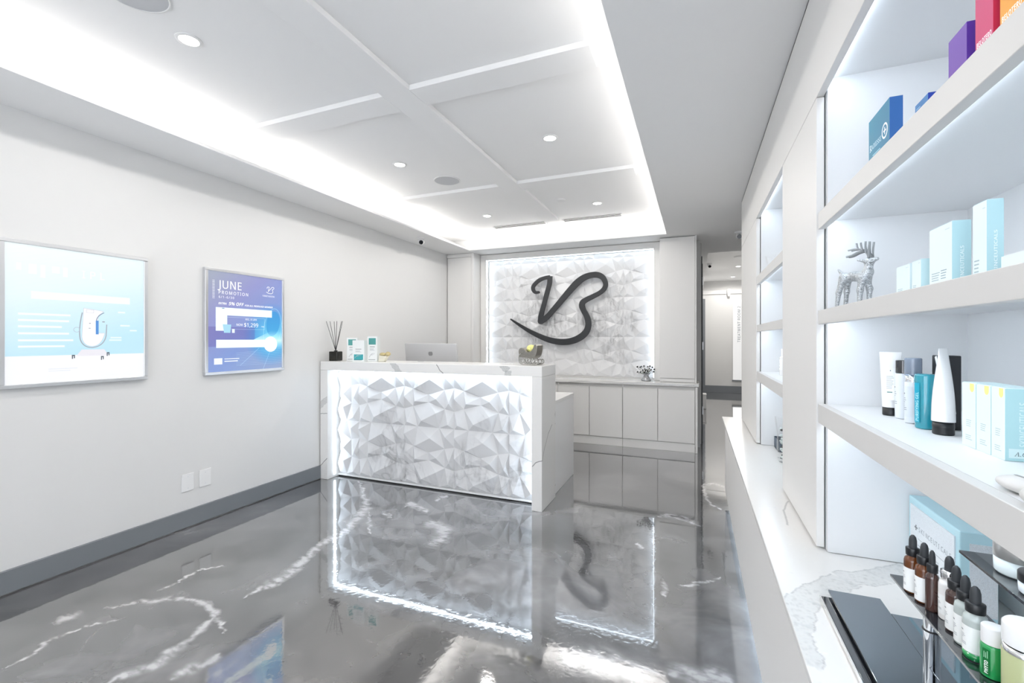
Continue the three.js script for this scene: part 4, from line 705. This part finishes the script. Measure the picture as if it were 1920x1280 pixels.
{
  const t = carton('perfume_carton', 'glossy black carton with a white diagonal stripe behind the turquoise bottle', 'toiletries on the lowest shelf', [0.522, 0.55], S1, 0.166, [-1.375, -1.315], art('blackBox', 160, 420, '#16181c', (g, w, h) => { g.fillStyle = '#e9ecef'; g.save(); g.translate(w * 0.2, h * 0.02); g.rotate(-0.42); g.fillRect(0, 0, w * 0.16, h * 0.26); g.restore(); }), null, [0.012, 0.013, 0.016]);
}
{
  const t = thing('lotion_tube', 'white tapering tube with black cap, foremost on the lowest shelf', 'tube', [0.494, S1, -1.252], 'toiletries on the lowest shelf'); t.rotation.y = 0.75;
  mesh(t, 'cap', lathe([[0, 0], [0.0172, 0], [0.0182, 0.002], [0.0178, 0.014], [0.0178, 0.0145], [0.0182, 0.015], [0.0178, 0.028], [0, 0.028]]), M.black); mesh(t, 'tube_body', tubeGeo(0.0187, 0.157, 0.034).translate(0, 0.028, 0), M.whiteGloss);
  const p = mesh(t, 'printing', new THREE.PlaneGeometry(0.012, 0.012), new THREE.MeshStandardMaterial({ map: art('lotionMark', 64, 64, '#eceded', (g, w, h) => { g.strokeStyle = '#54595f'; g.lineWidth = 5; g.beginPath(); g.arc(w / 2, h * 0.35, 12, 0, 7); g.stroke(); g.fillStyle = '#54595f'; g.fillRect(w * 0.35, h * 0.6, 20, 6); g.fillRect(w * 0.42, h * 0.78, 10, 8); }), roughness: 0.4 })); p.position.set(0.006, 0.052, 0.0182); p.rotation.set(-0.1, 0.4, 0);
}
{
  const front = (g, w, h) => { lines(g, w * 0.3, h * 0.58, w * 0.5, 4, 12, '#a9bcc0'); lines(g, w * 0.25, h * 0.82, w * 0.5, 3, 12, '#a9bcc0'); g.fillStyle = '#ece48c'; g.beginPath(); g.arc(w * 0.72, h * 0.07, w * 0.16, 0, 7); g.fill(); g.fillRect(w * 0.56, 0, w * 0.32, h * 0.07); };
  const side = (g, w, h) => { g.save(); g.translate(w * 0.5, h * 0.8); g.rotate(-Math.PI / 2); g.fillStyle = 'rgba(240,252,252,0.7)'; g.font = '40px sans-serif'; g.fillText('SKINCEUTICALS', 0, 14, h * 0.62); g.restore(); g.fillStyle = '#d5ecee'; g.fillRect(w * 0.1, h * 0.83, w * 0.8, h * 0.13); g.fillStyle = '#5f7377'; g.font = 'italic 34px serif'; g.fillText('A.G.E', w * 0.25, h * 0.93, w * 0.5); };
  const f = art('stickerFront', 160, 400, '#e0f1f4', front), s = art('stickerSide', 128, 420, '#b2dade', side), G = 'pale cartons with yellow stickers on the lowest shelf';
  [['farthest of three pale cartons with yellow stickers', -1.151, -1.105], ['middle of three pale cartons with yellow stickers', -1.103, -1.059], ['nearest of three pale cartons with yellow stickers, aqua side showing', -1.057, -1.019]].forEach(([l, a, b]) => carton('skincare_carton', l, G, [0.483, 0.53], S1, 0.121, [a, b], f, s, [0.70, 0.86, 0.88]));
}
for (const [x, z, sx, sy, sz, turn, label] of [[0.402, -0.808, 0.020, 0.011, 0.036, 0.25, 'pale grey flat pebble near the lowest shelf edge'], [0.387, -0.748, 0.018, 0.013, 0.024, -0.4, 'rounder pale pebble cut by the photo edge']]) {
  const t = thing('pebble', label, 'stone', [x, S1, z], 'decorative pebbles'); t.rotation.y = turn;
  const g = new THREE.SphereGeometry(1, 32, 20), p = g.attributes.position; for (let i = 0; i < p.count; i++) { const k = 0.92 + 0.16 * fbm(p.getX(i) * 1.5 + 4, p.getZ(i) * 1.5 + p.getY(i) + 7, 3); p.setXYZ(i, p.getX(i) * sx * k, p.getY(i) * sy * k + sy * 0.98, p.getZ(i) * sz * k); } g.computeVertexNormals();
  mesh(t, 'stone', g, std(0.70, 0.69, 0.67, 0.55)); bx(t, 'engraving', std(0.4, 0.4, 0.4, 0.7), [x - 0.002, x + 0.002], [S1 + sy * 1.99, S1 + sy * 2.03], [z - 0.012, z + 0.012]);
}

// ------------------------------------------------------------------ on the display counter
const CTT = CT + 0.0005;
{
  const o = [0.62, CTT, -1.555], t = thing('display_case', 'light blue display case with glittering white front panel', 'display case', o), blue = std(0.52, 0.77, 0.84, 0.3);
  bx(t, 'case_body', blue, [0.589, 0.66], [CTT, 0.817], [-1.695, -1.415], 0.003);
  const sparkle = (g, w, h) => { for (let k = 0; k < 9000; k++) { const v = 195 + rnd() * 60; g.fillStyle = `rgba(${v - 6},${v - 3},${v},0.8)`; g.fillRect(rnd() * w, rnd() * h, 1.6, 1.6); } };
  const ft = art('caseFront', 420, 340, '#e9eef2', (g, w, h) => { sparkle(g, w, h); g.fillStyle = '#3b4046'; for (const [x, y] of [[0.13, .33], [.155, .30], [.155, .36], [.18, .33], [.155, .33]]) { g.beginPath(); g.arc(w * x, h * y, 5, 0, 7); g.fill(); } g.fillStyle = '#8d949b'; g.font = '34px sans-serif'; let x = w * 0.22; for (const c of 'SKINCEUTICALS') { g.fillText(c, x, h * 0.36, 24); x += 24; } g.fillStyle = '#b5bbc1'; g.fillRect(w * 0.2, h * 0.48, w * 0.6, 4); lines(g, w * 0.2, h * 0.58, w * 0.6, 3, 16, '#c2c8cd'); });
  mesh(t, 'front_panel', new THREE.BoxGeometry(0.244, 0.176, 0.003).rotateY(-Math.PI / 2).translate(0.5873 - o[0], 0.104, 0), paper(ft));
  mesh(t, 'side_panel', new THREE.BoxGeometry(0.05, 0.17, 0.003).translate(0.632 - o[0] , 0.1, 0.1412), paper(art('caseSide', 128, 300, '#dfe6ec', sparkle)));
}
{ // black acrylic riser
  const t = thing('display_riser', 'black acrylic two-tier riser on chrome tubes', 'display stand', [0.45, CTT, -1.1]);
  const smoke = std(0.02, 0.024, 0.03, 0.03, { clearcoat: 1, clearcoatRoughness: 0.01 });
  bx(t, 'tray', smoke, [0.300, 0.42], [CTT, 0.617], [-1.382, -0.5], 0.001); bx(t, 'tray_edge', M.silver, [0.2965, 0.2995], [CTT, 0.618], [-1.384, -0.5], 0.001);
  for (const [x, z] of [[0.34, -1.36], [0.405, -0.6], [0.55, -1.3], [0.55, -0.6], [0.34, -0.6]]) bx(t, 'spacer', M.black, [x - 0.008, x + 0.008], [x < 0.43 ? 0.617 : CTT, 0.624], [z - 0.008, z + 0.008]);
  const mir = std(0.26, 0.29, 0.32, 0.03, { metalness: 1 });
  bx(t, 'base_slab', mir, [0.318, 0.428], [0.624, 0.630], [-1.396, -0.5], 0.0008); bx(t, 'base_slab', mir, [0.4285, 0.60], [0.624, 0.630], [-1.33, -0.5], 0.0008);
  bx(t, 'lower_shelf', smoke, [0.391, 0.50], [0.7645, 0.770], [-1.22, -0.55], 0.0008); bx(t, 'upper_shelf', smoke, [0.486, 0.60], [0.8545, 0.860], [-1.171, -0.55], 0.0008);
  for (const z of [-1.15, -0.65]) { const c = mesh(t, 'tube', new THREE.CylinderGeometry(0.0135, 0.0135, 0.1345, 28).translate(0.436 - 0.45, 0.63 + 0.06725 - CTT, z + 1.1), M.chrome); mesh(c, 'ring', new THREE.TorusGeometry(0.0137, 0.002, 8, 28).rotateX(Math.PI / 2).translate(0.436 - 0.45, 0.70 - CTT, z + 1.1), M.black); }
  for (const z of [-1.0, -0.65]) { mesh(t, 'tube', new THREE.CylinderGeometry(0.0135, 0.0135, 0.2245, 28).translate(0.54 - 0.45, 0.63 + 0.11225 - CTT, z + 1.1), M.chrome); }
}
const LS = 0.7702, amber = std(0.20, 0.06, 0.015, 0.05, { transmission: 0.35, thickness: 0, clearcoat: 1 });
function dropper(x, z, { r = 0.0145, h = 0.062, glass = amber, label = [0.004, 0.05], key = 'dropLabel', bg = '#eef0f0', cap = M.black, foot, text }) {
  const t = thing('dropper_bottle', text, 'bottle', [x, LS, z], 'dropper bottles on the lower riser shelf');
  mesh(t, 'bottle_body', lathe([[0, 0], [r * 0.9, 0], [r, 0.002], [r, h], [r * 0.9, h + 0.006], [r * 0.55, h + 0.011], [r * 0.55, h + 0.014], [0, h + 0.014]], 36), glass);
  if (foot) mesh(t, 'bottle_foot', lathe([[0, 0.0005], [r * 1.004, 0.0015], [r * 1.004, 0.012], [0, 0.012]], 36), foot);
  if (label) { const [g, m] = wrapLabel(r + 0.0002, label[0], label[1], key, textRows, bg); mesh(t, 'label', g, m); }
  const c = mesh(t, 'cap', lathe([[r * 0.5, h + 0.012], [r * 0.78, h + 0.012], [r * 0.80, h + 0.026], [r * 0.5, h + 0.027], [0, h + 0.027]], 36), cap);
  mesh(c, 'rubber_bulb', lathe([[r * 0.46, h + 0.027], [r * 0.44, h + 0.042], [r * 0.34, h + 0.049], [r * 0.15, h + 0.0525], [0, h + 0.053]], 28), std(0.03, 0.033, 0.037, 0.55));
}
const milk = std(0.80, 0.79, 0.78, 0.3), darkGlass = std(0.05, 0.018, 0.012, 0.05, { clearcoat: 1 }), clear = std(0.75, 0.82, 0.80, 0.06, { transmission: 0.4, thickness: 0, clearcoat: 1 }), green = std(0.01, 0.32, 0.08, 0.06, { clearcoat: 1 });
dropper(0.406, -1.150, { text: 'amber dropper bottle with white label, farthest on the riser' });
dropper(0.411, -1.114, { text: 'amber dropper bottle with white label, second from the far end' });
dropper(0.412, -1.085, { r: 0.0105, h: 0.06, glass: darkGlass, label: null, text: 'slim dark brown dropper bottle without a paper label' });
dropper(0.428, -1.062, { r: 0.0155, glass: milk, label: [0.01, 0.045], bg: '#f2f0ee', cap: M.silver, text: 'milky white dropper bottle with a silver collar' });
dropper(0.421, -1.022, { glass: darkGlass, text: 'dark dropper bottle with white label right of the silver-collared one' });
dropper(0.418, -0.986, { glass: clear, bg: '#f1f6f3', text: 'clear dropper bottle with white label, farther of two' });
dropper(0.414, -0.948, { r: 0.0155, glass: clear, bg: '#f3faf5', foot: green, label: [0.013, 0.053], text: 'clear dropper bottle with bright green foot' });
{
  const t = thing('green_bottle', 'dark green bottle with white cap beside the dropper bottles', 'bottle', [0.417, LS, -0.908], 'bottles at the near end of the riser');
  mesh(t, 'bottle_body', lathe([[0, 0], [0.0135, 0], [0.0148, 0.002], [0.0148, 0.046], [0.012, 0.049], [0, 0.049]], 36), green); mesh(t, 'cap', lathe([[0.012, 0.049], [0.0135, 0.05], [0.0135, 0.074], [0.012, 0.076], [0, 0.076]], 36), M.white);
  const p = mesh(t, 'printing', new THREE.PlaneGeometry(0.038, 0.009), new THREE.MeshStandardMaterial({ map: art('greenPrint', 200, 44, '#0d6b33', (g, w) => { g.fillStyle = '#ffffff'; g.font = 'bold 32px sans-serif'; g.fillText('PHYTO', 8, 33, w * 0.6); lines(g, 130, 8, 60, 3, 10, '#bfe5cb'); }), roughness: 0.3 })); p.rotation.set(0, -0.95, 0); p.rotateZ(Math.PI / 2); p.position.set(-0.0122, 0.024, 0.0088);
}
{
  const t = thing('cleanser_bottle', 'pale yellow bottle with frosted white cap at the photo corner', 'bottle', [0.431, LS, -0.862], 'bottles at the near end of the riser');
  mesh(t, 'bottle_body', lathe([[0, 0], [0.023, 0], [0.0245, 0.003], [0.0245, 0.066], [0, 0.066]], 40), std(0.62, 0.66, 0.36, 0.15, { transmission: 0.3, thickness: 0 })); mesh(t, 'collar', lathe([[0.0225, 0.066], [0.0235, 0.067], [0.0235, 0.078], [0, 0.078]], 40), M.silver); mesh(t, 'cap', lathe([[0.024, 0.078], [0.0243, 0.079], [0.0243, 0.105], [0.021, 0.109], [0, 0.109]], 40), M.whiteGloss);
}
{
  const y = 0.8602, t = thing('cream_jar', 'large white jar with brushed silver lid on the upper riser shelf', 'jar', [0.535, y, -1.085], 'jars on the upper riser shelf');
  mesh(t, 'jar_body', lathe([[0, 0], [0.03, 0], [0.0335, 0.004], [0.034, 0.028], [0, 0.028]], 48), std(0.74, 0.80, 0.80, 0.25)); mesh(t, 'lid', lathe([[0.032, 0.028], [0.0345, 0.029], [0.0345, 0.052], [0.032, 0.054], [0, 0.054]], 48), std(0.62, 0.61, 0.59, 0.3, { metalness: 0.85 }));
  const u = thing('balm_jar', 'white jar with black screw lid nearer on the upper riser shelf', 'jar', [0.525, y, -1.005], 'jars on the upper riser shelf');
  mesh(u, 'jar_body', lathe([[0, 0], [0.026, 0], [0.0295, 0.004], [0.03, 0.02], [0, 0.02]], 48), std(0.78, 0.81, 0.84, 0.2)); const l = mesh(u, 'lid', lathe([[0.028, 0.02], [0.0305, 0.021], [0.0305, 0.034], [0.029, 0.036], [0, 0.036]], 48), M.black); mesh(l, 'lid_button', lathe([[0.009, 0.036], [0.009, 0.038], [0, 0.0385]], 24), M.blackGloss);
}
// ------------------------------------------------------------------ in the far bay
{
  const t = thing('crystal_bowl', 'cut crystal bowl on the upper shelf of the far bay', 'bowl', [0.44, S3, -3.03], 'glass in the far bay');
  const g = lathe([[0, 0.004], [0.03, 0.004], [0.05, 0.03], [0.062, 0.085], [0.058, 0.085], [0.045, 0.034], [0.026, 0.012], [0, 0.012]], 14).toNonIndexed(); g.computeVertexNormals(); mesh(t, 'bowl', g, M.glass); mesh(t, 'foot', lathe([[0, 0], [0.032, 0], [0.03, 0.004], [0, 0.004]], 28), M.solidGlass);
  const b = thing('lotion_bottle', 'slim white bottle on the lowest shelf of the far bay', 'bottle', [0.46, S1, -2.97]); mesh(b, 'bottle_body', lathe([[0, 0], [0.017, 0], [0.018, 0.002], [0.018, 0.1], [0.008, 0.108], [0, 0.108]]), M.whiteGloss); mesh(b, 'cap', lathe([[0.009, 0.108], [0.009, 0.15], [0, 0.15]]), M.whiteGloss); const [g2, m2] = wrapLabel(0.0182, 0.03, 0.09, 'dropLabel', textRows); mesh(b, 'label', g2, m2);
  const n = thing('navy_box', 'small open dark blue box on the far end of the counter', 'box', [0.487, CTT, -3.18]), navy = std(0.025, 0.055, 0.10, 0.4), X = [0.456, 0.52], Z = [-3.255, -3.10], H = 0.066;
  bx(n, 'base', navy, X, [CTT, CTT + 0.004], Z); bx(n, 'wall_panel', navy, [X[0], X[0] + 0.003], [CTT, CTT + H], Z); bx(n, 'wall_panel', navy, [X[1] - 0.003, X[1]], [CTT, CTT + H], Z); bx(n, 'wall_panel', navy, X, [CTT, CTT + H], [Z[1] - 0.003, Z[1]]); bx(n, 'wall_panel', navy, X, [CTT, CTT + H], [Z[0], Z[0] + 0.003]);
  const v = thing('glass_vase', 'clear glass vase of pebbles at the far bay, half behind the pillar', 'vase', [0.458, CTT, -2.87], 'glass in the far bay');
  mesh(v, 'vessel', lathe([[0, 0.0], [0.04, 0.0], [0.044, 0.02], [0.042, 0.15], [0.054, 0.245], [0.052, 0.245], [0.039, 0.15], [0.04, 0.02], [0, 0.012]], 36), M.glass);
  const s = thing('vase_pebbles', 'dark and pale pebbles heaped inside the glass vase', 'stones', [0.458, CTT + 0.013, -2.87]); s.userData.kind = 'stuff'; const gd = [], gp = [];
  for (let k = 0; k < 60; k++) { const a = rnd() * 6.28, r = Math.sqrt(rnd()) * 0.027, q = 0.006 + rnd() * 0.004, g = new THREE.IcosahedronGeometry(q, 1).scale(1.2, 0.8, 1).translate(Math.cos(a) * r, 0.008 + k * 0.003, Math.sin(a) * r); (k % 3 ? gp : gd).push(g); }
  mesh(s, 'dark_pebbles', mergeGeometries(gd), std(0.05, 0.05, 0.05, 0.4)); mesh(s, 'pale_pebbles', mergeGeometries(gp), std(0.65, 0.72, 0.70, 0.4));
  const c = thing('aqua_cone', 'pale aqua cone standing behind the pebble vase', 'ornament', [0.52, CTT, -2.80]); mesh(c, 'cone', lathe([[0, 0], [0.045, 0], [0.044, 0.01], [0.012, 0.33], [0, 0.335]], 36), std(0.55, 0.82, 0.80, 0.4));
}
scene.traverse((o) => { if (o.isMesh) { o.castShadow = true; o.receiveShadow = true; } });
renderer.render(scene, camera);
